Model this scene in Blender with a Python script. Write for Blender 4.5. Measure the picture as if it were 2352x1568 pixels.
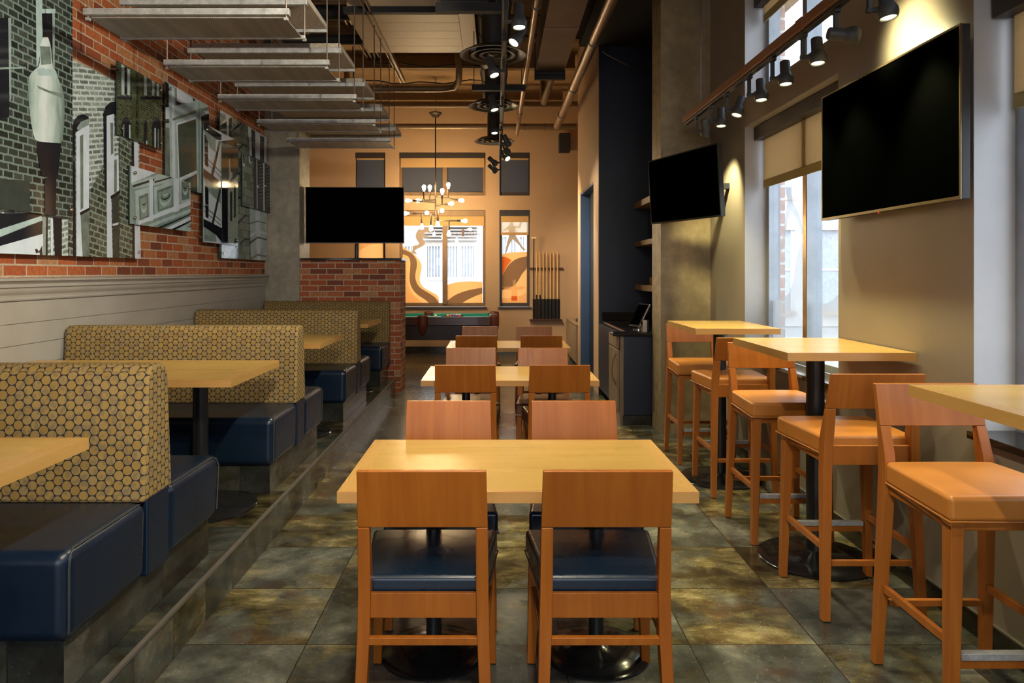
import bpy, bmesh, math, random
from mathutils import Vector, Matrix
random.seed(7)
R = math.radians
PI = math.pi
scn = bpy.context.scene
COL = scn.collection
for o in list(bpy.data.objects):
    bpy.data.objects.remove(o, do_unlink=True)

# ---------------------------------------------------------------- camera, world, exposure
cd = bpy.data.cameras.new('camera')
cam = bpy.data.objects.new('camera', cd); COL.objects.link(cam)
cam.location = (0, 0, 1.48); cam.rotation_euler = (PI/2, 0, 0)
cd.sensor_width = 36; cd.lens = 1656/2352*36
cd.shift_x = 36/2352; cd.shift_y = -159/2352
cd.clip_start = .05; cd.clip_end = 200
scn.camera = cam
vs = scn.view_settings
scn.display_settings.display_device = 'sRGB'
vs.view_transform = 'Standard'; vs.look = 'None'; vs.gamma = 1; vs.exposure = 0.08; vs.use_curve_mapping = False
cy = scn.cycles
cy.max_bounces = 7; cy.diffuse_bounces = 4; cy.glossy_bounces = 3; cy.transmission_bounces = 4; cy.transparent_max_bounces = 10
cy.caustics_reflective = False; cy.caustics_refractive = False; cy.sample_clamp_indirect = 6; cy.sample_clamp_direct = 0
cy.blur_glossy = 1.0

world = bpy.data.worlds.new('sky'); scn.world = world; world.use_nodes = True
wt = world.node_tree; wt.nodes.clear()
wo = wt.nodes.new('ShaderNodeOutputWorld'); wb = wt.nodes.new('ShaderNodeBackground')
wg = wt.nodes.new('ShaderNodeTexGradient'); wtc = wt.nodes.new('ShaderNodeTexCoord'); wr = wt.nodes.new('ShaderNodeValToRGB')
wsx = wt.nodes.new('ShaderNodeSeparateXYZ')
wt.links.new(wtc.outputs['Generated'], wsx.inputs[0]); wt.links.new(wsx.outputs['Z'], wr.inputs[0])
wr.color_ramp.elements[0].position = 0.0; wr.color_ramp.elements[0].color = (.93, .95, 1, 1)
wr.color_ramp.elements[1].position = .7; wr.color_ramp.elements[1].color = (.70, .84, 1, 1)
wt.links.new(wr.outputs[0], wb.inputs[0]); wb.inputs[1].default_value = 5.0
wt.links.new(wb.outputs[0], wo.inputs[0])

WIN_R = [(4.13, 5.69), (1.40, 2.964), (-1.33, .23), (-4.06, -2.5)]

# ---------------------------------------------------------------- object helpers
def tag(o, label=None, cat=None, group=None, kind=None):
    if label: o['label'] = label
    if cat: o['category'] = cat
    if group: o['group'] = group
    if kind: o['kind'] = kind
    return o
def thing(name, label, cat, loc=(0, 0, 0), rz=0, group=None):
    o = bpy.data.objects.new(name, None); COL.objects.link(o); o.empty_display_size = .1
    o.location = loc; o.rotation_euler = (0, 0, rz)
    return tag(o, label, cat, group)

class MB:
    """collects shapes with material slots, builds one mesh object"""
    def __init__(s):
        s.bm = bmesh.new(); s.mats = []; s.uvo = {}
    def mi(s, m):
        if m not in s.mats: s.mats.append(m)
        return s.mats.index(m)
    def poly(s, pts, m, smooth=False):
        vs_ = [s.bm.verts.new(p) for p in pts]
        try:
            f = s.bm.faces.new(vs_)
        except ValueError:
            return None
        f.material_index = s.mi(m); f.smooth = smooth
        return f
    def quadgrid(s, rows, m, closed_u=False, closed_v=False, smooth=True):
        k = s.mi(m)
        V = [[s.bm.verts.new(p) for p in r] for r in rows]
        nu = len(V); nv = len(V[0])
        for i in range(nu if closed_u else nu-1):
            for j in range(nv if closed_v else nv-1):
                a = V[i][j]; b = V[i][(j+1) % nv]; c = V[(i+1) % nu][(j+1) % nv]; d = V[(i+1) % nu][j]
                try:
                    f = s.bm.faces.new((a, b, c, d)); f.material_index = k; f.smooth = smooth
                except ValueError:
                    pass
        return V
    def cap(s, ring, m, flip=False):
        try:
            f = s.bm.faces.new(ring[::-1] if flip else ring); f.material_index = s.mi(m); return f
        except ValueError:
            return None
    def hexa(s, p, m):
        """8 points: bottom 4 ccw, top 4 ccw"""
        k = s.mi(m)
        v = [s.bm.verts.new(q) for q in p]
        for idx in ((3, 2, 1, 0), (4, 5, 6, 7), (0, 1, 5, 4), (1, 2, 6, 5), (2, 3, 7, 6), (3, 0, 4, 7)):
            f = s.bm.faces.new([v[i] for i in idx]); f.material_index = k
    def box(s, x0, x1, y0, y1, z0, z1, m):
        s.hexa([(x0, y0, z0), (x1, y0, z0), (x1, y1, z0), (x0, y1, z0), (x0, y0, z1), (x1, y0, z1), (x1, y1, z1), (x0, y1, z1)], m)
        return s
    def bar(s, a, b, wa, da, wb, db, m, up=(0, 1, 0)):
        """tapered rectangular bar from a to b; w along x-ish, d along y-ish"""
        a = Vector(a); b = Vector(b); d = (b-a).normalized(); u = Vector(up)
        x = d.cross(u)
        if x.length < 1e-4: x = d.cross(Vector((1, 0, 0)))
        x.normalize(); y = x.cross(d).normalized()
        P = []
        for c, w, e in ((a, wa, da), (b, wb, db)):
            P += [c - x*w/2 - y*e/2, c + x*w/2 - y*e/2, c + x*w/2 + y*e/2, c - x*w/2 + y*e/2]
        s.hexa(P, m); return s
    def hbar(s, p, q, m):
        """prism between two rectangles p,q given as (x0,x1,y0,y1,z)"""
        P = []
        for (x0, x1, y0, y1, z) in (p, q):
            P += [(x0, y0, z), (x1, y0, z), (x1, y1, z), (x0, y1, z)]
        s.hexa(P, m); return s
    def tube(s, pts, r, m, n=10, caps=True):
        pts = [Vector(p) for p in pts]; rows = []
        N = len(pts); rr = r if isinstance(r, (list, tuple)) else [r]*N
        prev = None
        for i, p in enumerate(pts):
            if i == 0: d = pts[1]-p
            elif i == N-1: d = p-pts[i-1]
            else: d = (pts[i+1]-p).normalized() + (p-pts[i-1]).normalized()
            d.normalize()
            if prev is None:
                u = d.cross(Vector((0, 0, 1)))
                if u.length < 1e-3: u = d.cross(Vector((1, 0, 0)))
            else:
                u = prev - d*prev.dot(d)
            u.normalize(); prev = u; v = d.cross(u)
            rows.append([p + (u*math.cos(2*PI*j/n) + v*math.sin(2*PI*j/n))*rr[i] for j in range(n)])
        V = s.quadgrid(rows, m, closed_v=True)
        if caps:
            s.cap(V[0], m, True); s.cap(V[-1], m)
        return s
    def lathe(s, prof, m, loc=(0, 0, 0), axis=(0, 0, 1), n=24, mats=None):
        """prof: list of (r,h) along axis"""
        ax = Vector(axis).normalized(); q = Vector((0, 0, 1)).rotation_difference(ax).to_matrix(); L = Vector(loc)
        rows = [[L + q @ Vector((r*math.cos(2*PI*j/n), r*math.sin(2*PI*j/n), h)) for j in range(n)] for r, h in prof]
        for i in range(len(rows)-1):
            pass
        V = s.quadgrid(rows, m, closed_v=True)
        if prof[0][0] > 1e-4: s.cap(V[0], m, True)
        if prof[-1][0] > 1e-4: s.cap(V[-1], m)
        return s
    def sphere(s, c, r, m, n=14, sc=(1, 1, 1)):
        c = Vector(c)
        rows = []
        for i in range(n//2+1):
            t = -PI/2 + PI*i/(n//2); rr = max(math.cos(t), 1e-3)*r
            rows.append([c + Vector((rr*math.cos(2*PI*j/n)*sc[0], rr*math.sin(2*PI*j/n)*sc[1], r*math.sin(t)*sc[2])) for j in range(n)])
        V = s.quadgrid(rows, m, closed_v=True); s.cap(V[0], m, True); s.cap(V[-1], m); return s
    def prism(s, pts, fn, d0, d1, m):
        """polygon pts (a,b) placed by fn(a,b,d), extruded d0..d1"""
        A = [fn(a, b, d0) for a, b in pts]; B = [fn(a, b, d1) for a, b in pts]; n = len(pts)
        k = s.mi(m)
        va = [s.bm.verts.new(p) for p in A]; vb = [s.bm.verts.new(p) for p in B]
        fs = [s.bm.faces.new(va[::-1]), s.bm.faces.new(vb)]
        for i in range(n):
            fs.append(s.bm.faces.new((va[i], va[(i+1) % n], vb[(i+1) % n], vb[i])))
        for f in fs: f.material_index = k
        return s
    def build(s, name, m=None, parent=None, bevel=0, seg=2, sharp=38, sub=0, mat4=None, fix=True):
        bm = s.bm
        if mat4 is not None: bmesh.ops.transform(bm, matrix=mat4, verts=bm.verts)
        if fix: bmesh.ops.recalc_face_normals(bm, faces=bm.faces)
        uv = bm.loops.layers.uv.new('UVMap'); bm.normal_update()
        for f in bm.faces:
            n = f.normal; ax, ay, az = abs(n.x), abs(n.y), abs(n.z)
            for l in f.loops:
                c = l.vert.co
                l[uv].uv = (c.x, c.y) if az >= ax and az >= ay else ((c.x, c.z) if ay >= ax else (c.y, c.z))
        me = bpy.data.meshes.new(name); bm.to_mesh(me); bm.free()
        for k in s.mats: me.materials.append(MATS[k])
        if sharp:
            me.polygons.foreach_set('use_smooth', [True]*len(me.polygons)); me.set_sharp_from_angle(angle=R(sharp))
        o = bpy.data.objects.new(name, me); COL.objects.link(o)
        if parent is not None: o.parent = parent
        if bevel:
            b = o.modifiers.new('edge', 'BEVEL'); b.width = bevel; b.segments = seg; b.limit_method = 'ANGLE'; b.angle_limit = R(35); b.harden_normals = True
        if sub:
            b = o.modifiers.new('sub', 'SUBSURF'); b.levels = sub; b.render_levels = sub
        return o
def struct(o, label=None):
    o['kind'] = 'structure'
    if label: o['label'] = label
    return o
def copy_tree(o, parent=None):
    c = o.copy(); COL.objects.link(c)
    if parent is not None: c.parent = parent
    for ch in [k for k in KIDS.get(o.name, [])]:
        copy_tree(ch, c)
    return c
KIDS = {}
def index_kids(o):
    def rec(p):
        ks = [c for c in bpy.data.objects if c.parent == p]
        KIDS[p.name] = ks
        for k in ks: rec(k)
    rec(o)
def arc(cx, cz, r, a0, a1, n=6):
    return [(cx + r*math.cos(a0+(a1-a0)*i/n), cz + r*math.sin(a0+(a1-a0)*i/n)) for i in range(n+1)]

# ---------------------------------------------------------------- materials
MATS = {}
class NT:
    def __init__(s, name):
        s.m = bpy.data.materials.new(name); s.m.use_nodes = True; s.t = s.m.node_tree; s.t.nodes.clear()
        s.out = s.t.nodes.new('ShaderNodeOutputMaterial'); MATS[name] = s.m
    def n(s, typ, props=None, **ins):
        nd = s.t.nodes.new('ShaderNode' + typ)
        for k, v in (props or {}).items(): setattr(nd, k, v)
        for k, v in ins.items():
            key = int(k[1:]) if k[0] == 'i' and k[1:].isdigit() else k.replace('_', ' ')
            s.set(nd.inputs[key], v)
        return nd
    def set(s, sock, v):
        if hasattr(v, 'bl_idname') and hasattr(v, 'outputs'): s.t.links.new(v.outputs[0], sock)
        elif isinstance(v, bpy.types.NodeSocket): s.t.links.new(v, sock)
        else:
            if sock.type == 'RGBA' and isinstance(v, (tuple, list)) and len(v) == 3: v = (*v, 1)
            sock.default_value = v
    def uv(s, rnd=0):
        u = s.n('UVMap').outputs[0]
        if rnd:
            oi = s.n('ObjectInfo')
            sc = s.n('Math', {'operation': 'MULTIPLY'}, i0=oi.outputs['Random'], i1=float(rnd))
            cb = s.n('CombineXYZ', X=sc, Y=sc, Z=sc)
            return s.n('VectorMath', {'operation': 'ADD'}, i0=u, i1=cb).outputs[0]
        return u
    def mp(s, vec, sc=(1, 1, 1), loc=(0, 0, 0), rot=(0, 0, 0)):
        return s.n('Mapping', None, Vector=vec, Scale=sc, Location=loc, Rotation=rot).outputs[0]
    def noise(s, vec, scale=5., detail=4., rough=.55, dist=0.):
        return s.n('TexNoise', None, Vector=vec, Scale=scale, Detail=detail, Roughness=rough, Distortion=dist).outputs[0]
    def ramp(s, fac, stops, interp='LINEAR'):
        r = s.n('ValToRGB', None, Fac=fac); cr = r.color_ramp; cr.interpolation = interp
        while len(cr.elements) < len(stops): cr.elements.new(.5)
        for e, (p, c) in zip(cr.elements, stops):
            e.position = p; e.color = (*c, 1) if len(c) == 3 else c
        return r.outputs[0]
    def g(s, fac, stops):
        return s.ramp(fac, [(p, (v, v, v)) for p, v in stops])
    def mix(s, fac, a, b, mode='MIX'):
        nd = s.n('Mix', {'data_type': 'RGBA', 'blend_type': mode})
        s.set(nd.inputs[0], fac); s.set(nd.inputs[6], a); s.set(nd.inputs[7], b)
        return nd.outputs[2]
    def math(s, op, a, b=0.0, c=None):
        nd = s.n('Math', {'operation': op}); s.set(nd.inputs[0], a); s.set(nd.inputs[1], b)
        if c is not None: s.set(nd.inputs[2], c)
        return nd.outputs[0]
    def bump(s, h, strength=.2, dist=.01):
        return s.n('Bump', None, Height=h, Strength=strength, Distance=dist).outputs[0]
    def bsdf(s, col, rough=.5, metal=0., bump=None, coat=0., spec=.5, **kw):
        b = s.n('BsdfPrincipled'); s.set(b.inputs['Base Color'], col); s.set(b.inputs['Roughness'], rough)
        s.set(b.inputs['Metallic'], metal); s.set(b.inputs['Specular IOR Level'], spec)
        if coat: b.inputs['Coat Weight'].default_value = coat; b.inputs['Coat Roughness'].default_value = .06
        if bump is not None: s.set(b.inputs['Normal'], bump)
        for k, v in kw.items(): s.set(b.inputs[k.replace('_', ' ')], v)
        s.t.links.new(b.outputs[0], s.out.inputs[0]); return b
def plain(name, col, rough=.5, metal=0., coat=0., spec=.5, var=.12, sc=8., bmp=0.):
    t = NT(name); u = t.uv(3)
    f = t.noise(u, sc, 5)
    c = t.mix(t.g(f, [(.3, 0), (.7, 1)]), tuple(x*(1-var) for x in col), tuple(min(1, x*(1+var)) for x in col))
    b = t.bump(t.noise(u, sc*14, 3), bmp, .004) if bmp else None
    t.bsdf(c, rough, metal, b, coat, spec); return t.m
def emis(name, col, st):
    t = NT(name); e = t.n('Emission', None, Color=col, Strength=st); t.t.links.new(e.outputs[0], t.out.inputs[0])
def wood(name, cd_, cm, cl, along='u', rough=.35, coat=0., fine=60.):
    t = NT(name); u = t.uv(9) if along in 'uv' else t.n('TexCoord').outputs['Object']
    sc = {'u': (1.3, fine*.5, 1), 'v': (fine*.5, 1.3, 1), 'y': (fine*.5, 1.3, fine*.5)}[along]
    n1 = t.noise(t.mp(u, sc), 1.0, 6, .6, .8)
    sc2 = {'u': (.6, 5, 1), 'v': (5, .6, 1), 'y': (5, .6, 5)}[along]
    n2 = t.noise(t.mp(u, sc2), 1.4, 4, .5, 2.2)
    f = t.mix(.45, n1, n2)
    c = t.ramp(f, [(.3, cd_), (.5, cm), (.7, cl)])
    c = t.mix(t.g(t.noise(u, 2.2, 3), [(.35, 0), (.7, .35)]), c, tuple(x*.72 for x in cm))
    t.bsdf(c, t.g(n1, [(.3, rough*1.15), (.7, rough*.85)]), 0, t.bump(n1, .04, .002), coat, .35)
wood('table_wood', (.42, .245, .060), (.50, .305, .082), (.57, .36, .108), 'u', .25, .0)
wood('table_edge', (.44, .215, .065), (.51, .27, .085), (.57, .32, .11), 'u', .3)
wood('table_edge_y', (.47, .26, .075), (.50, .285, .085), (.53, .305, .095), 'y', .28)
wood('chair_wood', (.285, .074, .007), (.365, .106, .011), (.45, .145, .018), 'v', .36, 0)
wood('stool_wood', (.275, .078, .011), (.35, .108, .016), (.43, .148, .026), 'v', .36, 0)
wood('cue_wood', (.58, .33, .12), (.68, .42, .17), (.74, .5, .22), 'v', .3)
wood('pool_wood', (.035, .011, .006), (.06, .018, .009), (.09, .028, .014), 'u', .3, .3)
wood('pool_dark', (.012, .005, .003), (.02, .008, .004), (.03, .011, .006), 'u', .4)
wood('cabinet_wood', (.13, .085, .05), (.23, .16, .10), (.34, .25, .16), 'v', .5)
wood('rack_wood', (.05, .015, .008), (.08, .022, .012), (.1, .03, .016), 'u', .4)
wood('ledge_wood', (.17, .10, .05), (.3, .19, .1), (.4, .27, .15), 'v', .55)
wood('track_wood', (.2, .085, .04), (.29, .13, .065), (.36, .17, .09), 'u', .35)
def leather(name, col, rough):
    t = NT(name); u = t.uv(5)
    v = t.n('TexVoronoi', {'feature': 'DISTANCE_TO_EDGE'}, Vector=u, Scale=420.).outputs[0]
    n = t.noise(u, 5, 4)
    c = t.mix(t.g(n, [(.3, 0), (.75, 1)]), tuple(x*.85 for x in col), tuple(x*1.15 for x in col))
    t.bsdf(c, t.g(n, [(.3, rough*.85), (.7, rough*1.2)]), 0, t.bump(t.g(v, [(0, 0), (.15, 1)]), .05, .001))
leather('navy_leather', (.005, .013, .030), .3)
leather('chair_leather', (.006, .016, .034), .27)
leather('tan_leather', (.50, .185, .032), .36)
leather('cocoa_leather', (.16, .06, .018), .33)
plain('stitching', (.045, .048, .052), .6)
plain('black_metal', (.012, .012, .013), .35, 0, 0, .5)
plain('black_gloss', (.010, .010, .011), .14, 0, 0, .5)
plain('black_matt', (.012, .012, .013), .7)
plain('dark_duct', (.026, .022, .018), .55)
plain('screen_black', (.0008, .0009, .0008), .4, 0, 0, .0, 0)
plain('tv_frame', (.16, .115, .06), .3, .6)
plain('tv_back', (.02, .02, .02), .5)
plain('steel_pipe', (.30, .21, .14), .38, .75, sc=20)
plain('bronze_pipe', (.22, .15, .09), .45, .5, sc=20)
plain('chrome', (.6, .6, .6), .2, 1)
plain('iron_pipe', (.045, .028, .018), .5, .3)
plain('rod_metal', (.16, .13, .11), .45, .6)
plain('brass', (.55, .36, .14), .3, .9)
plain('copper', (.55, .25, .12), .25, 1)
plain('lamp_housing', (.075, .078, .078), .5, .1)
plain('lamp_dark', (.03, .031, .031), .5)
plain('bronze_frame', (.06, .042, .03), .45, .2)
plain('brown_frame', (.22, .13, .065), .5, .1)
plain('grey_frame', (.34, .37, .41), .4, .4)
plain('dark_cassette', (.035, .026, .024), .45)
plain('tan_paint', (.50, .325, .20), .62, 0, 0, .4, .06, 1.2, .03)
plain('taupe_paint', (.29, .245, .20), .42, 0, 0, .5, .08, 1.5, .12)
plain('reveal_daylit', (.50, .49, .49), .55, 0, 0, .4, .04)  # lighter grey than the wall: daylight on the reveals put into the colour
plain('navy_paint', (.010, .015, .033), .45, 0, 0, .4, .12, 2., .04)
plain('door_blue', (.045, .085, .20), .4, 0, 0, .5, .08)
plain('door_dark', (.012, .018, .03), .35)
plain('soffit_black', (.008, .008, .009), .7)
plain('ceiling_paint', (.33, .21, .115), .75, 0, 0, .3, .25, 1.5, .2)
plain('beam_paint', (.25, .155, .08), .7)
plain('duct_panel', (.58, .40, .23), .5, 0, 0, .4, .08, 1.)
plain('grey_duct', (.13, .095, .068), .42, .45, 0, .5, .15, 3.)
plain('granite', (.010, .010, .011), .1, 0, 0, .6)
plain('white_stone', (.75, .72, .68), .5)
plain('grille_grey', (.22, .23, .25), .5)
plain('pale_brick', (.62, .42, .36), .8)
plain('nosing', (.20, .175, .15), .4, .5)
plain('stucco', (.82, .80, .78), .8, sc=3)
plain('street_grey', (.55, .54, .53), .85, sc=1)
plain('facade_tan', (.58, .48, .40), .8)
plain('glass_dark', (.44, .46, .50), .15)
plain('cloth_green', (.02, .30, .24), .85)
plain('cloth_dark', (.006, .06, .05), .85)
plain('leather_red', (.13, .03, .015), .4)
plain('white_metal', (.75, .75, .75), .4)
plain('silver_box', (.5, .46, .42), .35, .6)
plain('cue_black', (.015, .015, .016), .35)
plain('spray_foam', (.35, .22, .10), .9, 0, 0, .3, .3, 30, .3)
for nm, c in (('ball_white', (.8, .76, .66)), ('ball_yellow', (.8, .5, .05)), ('ball_red', (.55, .03, .02)), ('ball_blue', (.03, .06, .4)),
              ('ball_orange', (.8, .2, .03)), ('ball_green', (.02, .2, .07)), ('ball_black', (.01, .01, .01)), ('ball_purple', (.15, .03, .25))):
    plain(nm, c, .12, 0, .4, .5, 0)
emis('lamp_glow', (1, .97, .72), 9.0)
emis('lamp_glow_yellow', (1, .93, .45), 7.0)
emis('bulb_glow', (1, .72, .36), 150.0)
emis('red_led', (1, .02, .01), 2.0)
# glass: clear with a reflection
def glass(name, tint, gl=.09):
    t = NT(name); a = t.n('BsdfTransparent', None, Color=tint); b = t.n('BsdfGlossy', None, Color=(1, 1, 1), Roughness=.02)
    fr = t.n('Fresnel', None, IOR=1.45); m = t.n('MixShader', None, i1=a, i2=b)
    ge = t.n('NewGeometry'); t.t.links.new(t.math('MULTIPLY', fr.outputs[0], t.math('SUBTRACT', 1.0, ge.outputs['Backfacing'])), m.inputs[0]); t.t.links.new(m.outputs[0], t.out.inputs[0])
glass('pane', (.95, .97, .98)); 
def film(name, col, trans=.5, tl=.5):
    t = NT(name); a = t.n('BsdfTransparent', None, Color=(1, 1, 1)); d = t.n('BsdfDiffuse', None, Color=col); tr = t.n('BsdfTranslucent', None, Color=col)
    m1 = t.n('MixShader', None, Fac=tl, i1=d, i2=tr); m2 = t.n('MixShader', None, Fac=trans, i1=m1, i2=a)
    t.t.links.new(m2.outputs[0], t.out.inputs[0])
film('decal_tan', (.42, .27, .15), .0, .5)
film('decal_orange', (.95, .42, .12), .0, .6)
film('decal_cream', (.98, .78, .5), .0, .62)
film('decal_brown', (.34, .25, .2), .0, .55)
film('decal_red', (.85, .28, .1), .0, .6)
film('decal_text', (.22, .14, .09), .0, .4)
film('decal_pale', (.7, .62, .52), .35, .5)
film('decal_grey', (.52, .52, .53), .35, .5)
def cloth(name, col, tl):
    t = NT(name); u = t.uv()
    w = t.mix(.5, t.noise(t.mp(u, (900, 30, 1)), 1, 2), t.noise(t.mp(u, (30, 900, 1)), 1, 2))
    c = t.mix(t.g(w, [(.35, 0), (.65, 1)]), tuple(x*.82 for x in col), col)
    d = t.n('BsdfDiffuse', None, Color=c); tr = t.n('BsdfTranslucent', None, Color=c); m = t.n('MixShader', None, Fac=tl, i1=d, i2=tr)
    t.t.links.new(m.outputs[0], t.out.inputs[0])
cloth('blind_cloth', (.80, .63, .40), .5)
cloth('blind_hem', (.50, .42, .22), .12)
cloth('screen_cloth', (.15, .16, .205), .45)
film('shade_pale', (.95, .82, .62), .35, .6)
cloth('roller_cream', (.80, .52, .25), .3)

def brick_nodes(t, u, bw, rh, mo, stops, mortar, ms=.12, dist=.002):
    nz = t.n('TexNoise', None, Vector=u, Scale=30., Detail=2.).outputs[1]
    off = t.n('VectorMath', {'operation': 'SUBTRACT'}, i0=nz, i1=(.5, .5, .5)); off = t.n('VectorMath', {'operation': 'SCALE'}, i0=off); off.inputs[3].default_value = dist*2.5
    uu = t.n('VectorMath', {'operation': 'ADD'}, i0=u, i1=off)
    b = t.n('TexBrick', {'offset': .5}, Vector=uu, Color1=(0, 0, 0), Color2=(1, 1, 1), Mortar=(.5, .5, .5), Scale=1., Mortar_Size=mo, Mortar_Smooth=ms, Bias=0., Brick_Width=bw, Row_Height=rh)
    c = t.ramp(b.outputs[0], stops)
    n = t.noise(u, 45, 5)
    c = t.mix(t.g(n, [(.3, .55), (.65, 0)]), c, (.10, .04, .025) if stops[1][1][0] > stops[1][1][2]*2 else (.03, .035, .033))
    mc = t.mix(t.g(t.noise(u, 20, 4), [(.3, 0), (.7, 1)]), tuple(x*.75 for x in mortar), mortar)
    col = t.mix(b.outputs[1], c, mc)
    h = t.mix(.25, t.math('SUBTRACT', 1.0, b.outputs[1]), n)
    return col, h
def brick(name, stops, mortar):
    t = NT(name); u = t.uv()
    c, h = brick_nodes(t, u, .2075, .0693, .0058, stops, mortar)
    t.bsdf(c, .78, 0, t.bump(h, .6, .006), 0, .25)
brick('red_brick', [(0, (.16, .045, .026)), (.3, (.36, .085, .030)), (.62, (.44, .12, .04)), (.85, (.46, .18, .075)), (1, (.44, .26, .14))], (.47, .39, .30))
def art_brick(name, bw, rh, mo, stops, mortar, rot=0):
    t = NT(name); u = t.mp(t.uv(), rot=(0, 0, rot))
    c, h = brick_nodes(t, u, bw, rh, mo, stops, mortar, .4, .004)
    t.bsdf(c, .07, 0, None, 0, .3)
art_brick('print_brick_dark', .085, .044, .007, [(0, (.008, .012, .012)), (.5, (.022, .03, .028)), (1, (.06, .075, .068))], (.17, .23, .215))
art_brick('print_brick_pale', .11, .036, .009, [(0, (.12, .15, .145)), (.5, (.24, .3, .29)), (1, (.36, .44, .43))], (.55, .63, .64), -.22)
art_brick('print_brick_mid', .085, .042, .007, [(0, (.02, .026, .02)), (.5, (.055, .07, .05)), (1, (.12, .14, .11))], (.24, .31, .28), .15)
art_brick('print_brick_green', .035, .018, .002, [(0, (.02, .026, .014)), (.5, (.045, .056, .03)), (1, (.09, .10, .06))], (.15, .17, .10))
art_brick('print_stone', .17, .085, .004, [(0, (.10, .14, .12)), (.5, (.17, .23, .2)), (1, (.25, .32, .28))], (.06, .08, .07))
def printc(name, col, var=.25, sc=7.):
    t = NT(name); u = t.uv(); f = t.noise(u, sc, 6, .65)
    c = t.mix(t.g(f, [(.3, 0), (.7, 1)]), tuple(x*(1-var) for x in col), tuple(min(1, x*(1+var)) for x in col))
    t.bsdf(c, .07, 0, None, 0, .3)
printc('print_black', (.012, .013, .02)); printc('print_dark', (.035, .045, .042)); printc('print_grey', (.14, .18, .165), .4, 12)
printc('print_mid', (.22, .30, .29), .25); printc('print_light', (.36, .48, .51), .22); printc('print_white', (.55, .64, .76), .12)
printc('print_green', (.055, .07, .035)); printc('print_speckle', (.055, .07, .055), .9, 120)
printc('print_stripe', (.30, .36, .34), .5, 40)

t_ = NT('print_globe'); u_ = t_.uv(); s_ = t_.n('SeparateXYZ', None, Vector=u_)
d_ = t_.math('ADD', t_.math('DIVIDE', t_.math('ABSOLUTE', t_.math('SUBTRACT', s_.outputs[0], .15)), .21), t_.math('MULTIPLY', t_.math('SUBTRACT', t_.noise(t_.mp(u_, (5, 1.5, 1)), 3, 6, .6), .5), .9))
t_.bsdf(t_.ramp(d_, [(.05, (.58, .65, .69)), (.4, (.42, .52, .52)), (.75, (.20, .28, .26)), (1, (.12, .165, .15))]), .07, 0, None, 0, .3)
def concrete(name, base):
    t = NT(name); u = t.uv(4)
    n1 = t.noise(u, 1.6, 8, .6); n2 = t.noise(u, 11, 6, .65); n3 = t.noise(t.mp(u, (2, .6, 1)), 3, 4)
    c = t.ramp(t.mix(.45, n1, n2), [(.3, tuple(x*.55 for x in base)), (.5, base), (.68, tuple(x*1.5 for x in base))])
    c = t.mix(t.g(n3, [(.45, 0), (.75, .5)]), c, (base[0]*.6, base[1]*.66, base[2]*.55))
    sp = t.n('TexVoronoi', None, Vector=u, Scale=23.).outputs[0]
    c = t.mix(t.g(sp, [(.03, .6), (.07, 0)]), c, (.03, .025, .02))
    se = t.n('SeparateXYZ', None, Vector=u)
    t.bsdf(c, t.g(n2, [(.3, .6), (.7, .42)]), 0, t.bump(t.mix(.5, n2, t.g(sp, [(0, 0), (.06, 1)])), .25, .005), 0, .4)
concrete('concrete', (.30, .225, .13)); concrete('concrete_grey', (.26, .225, .18))

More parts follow.
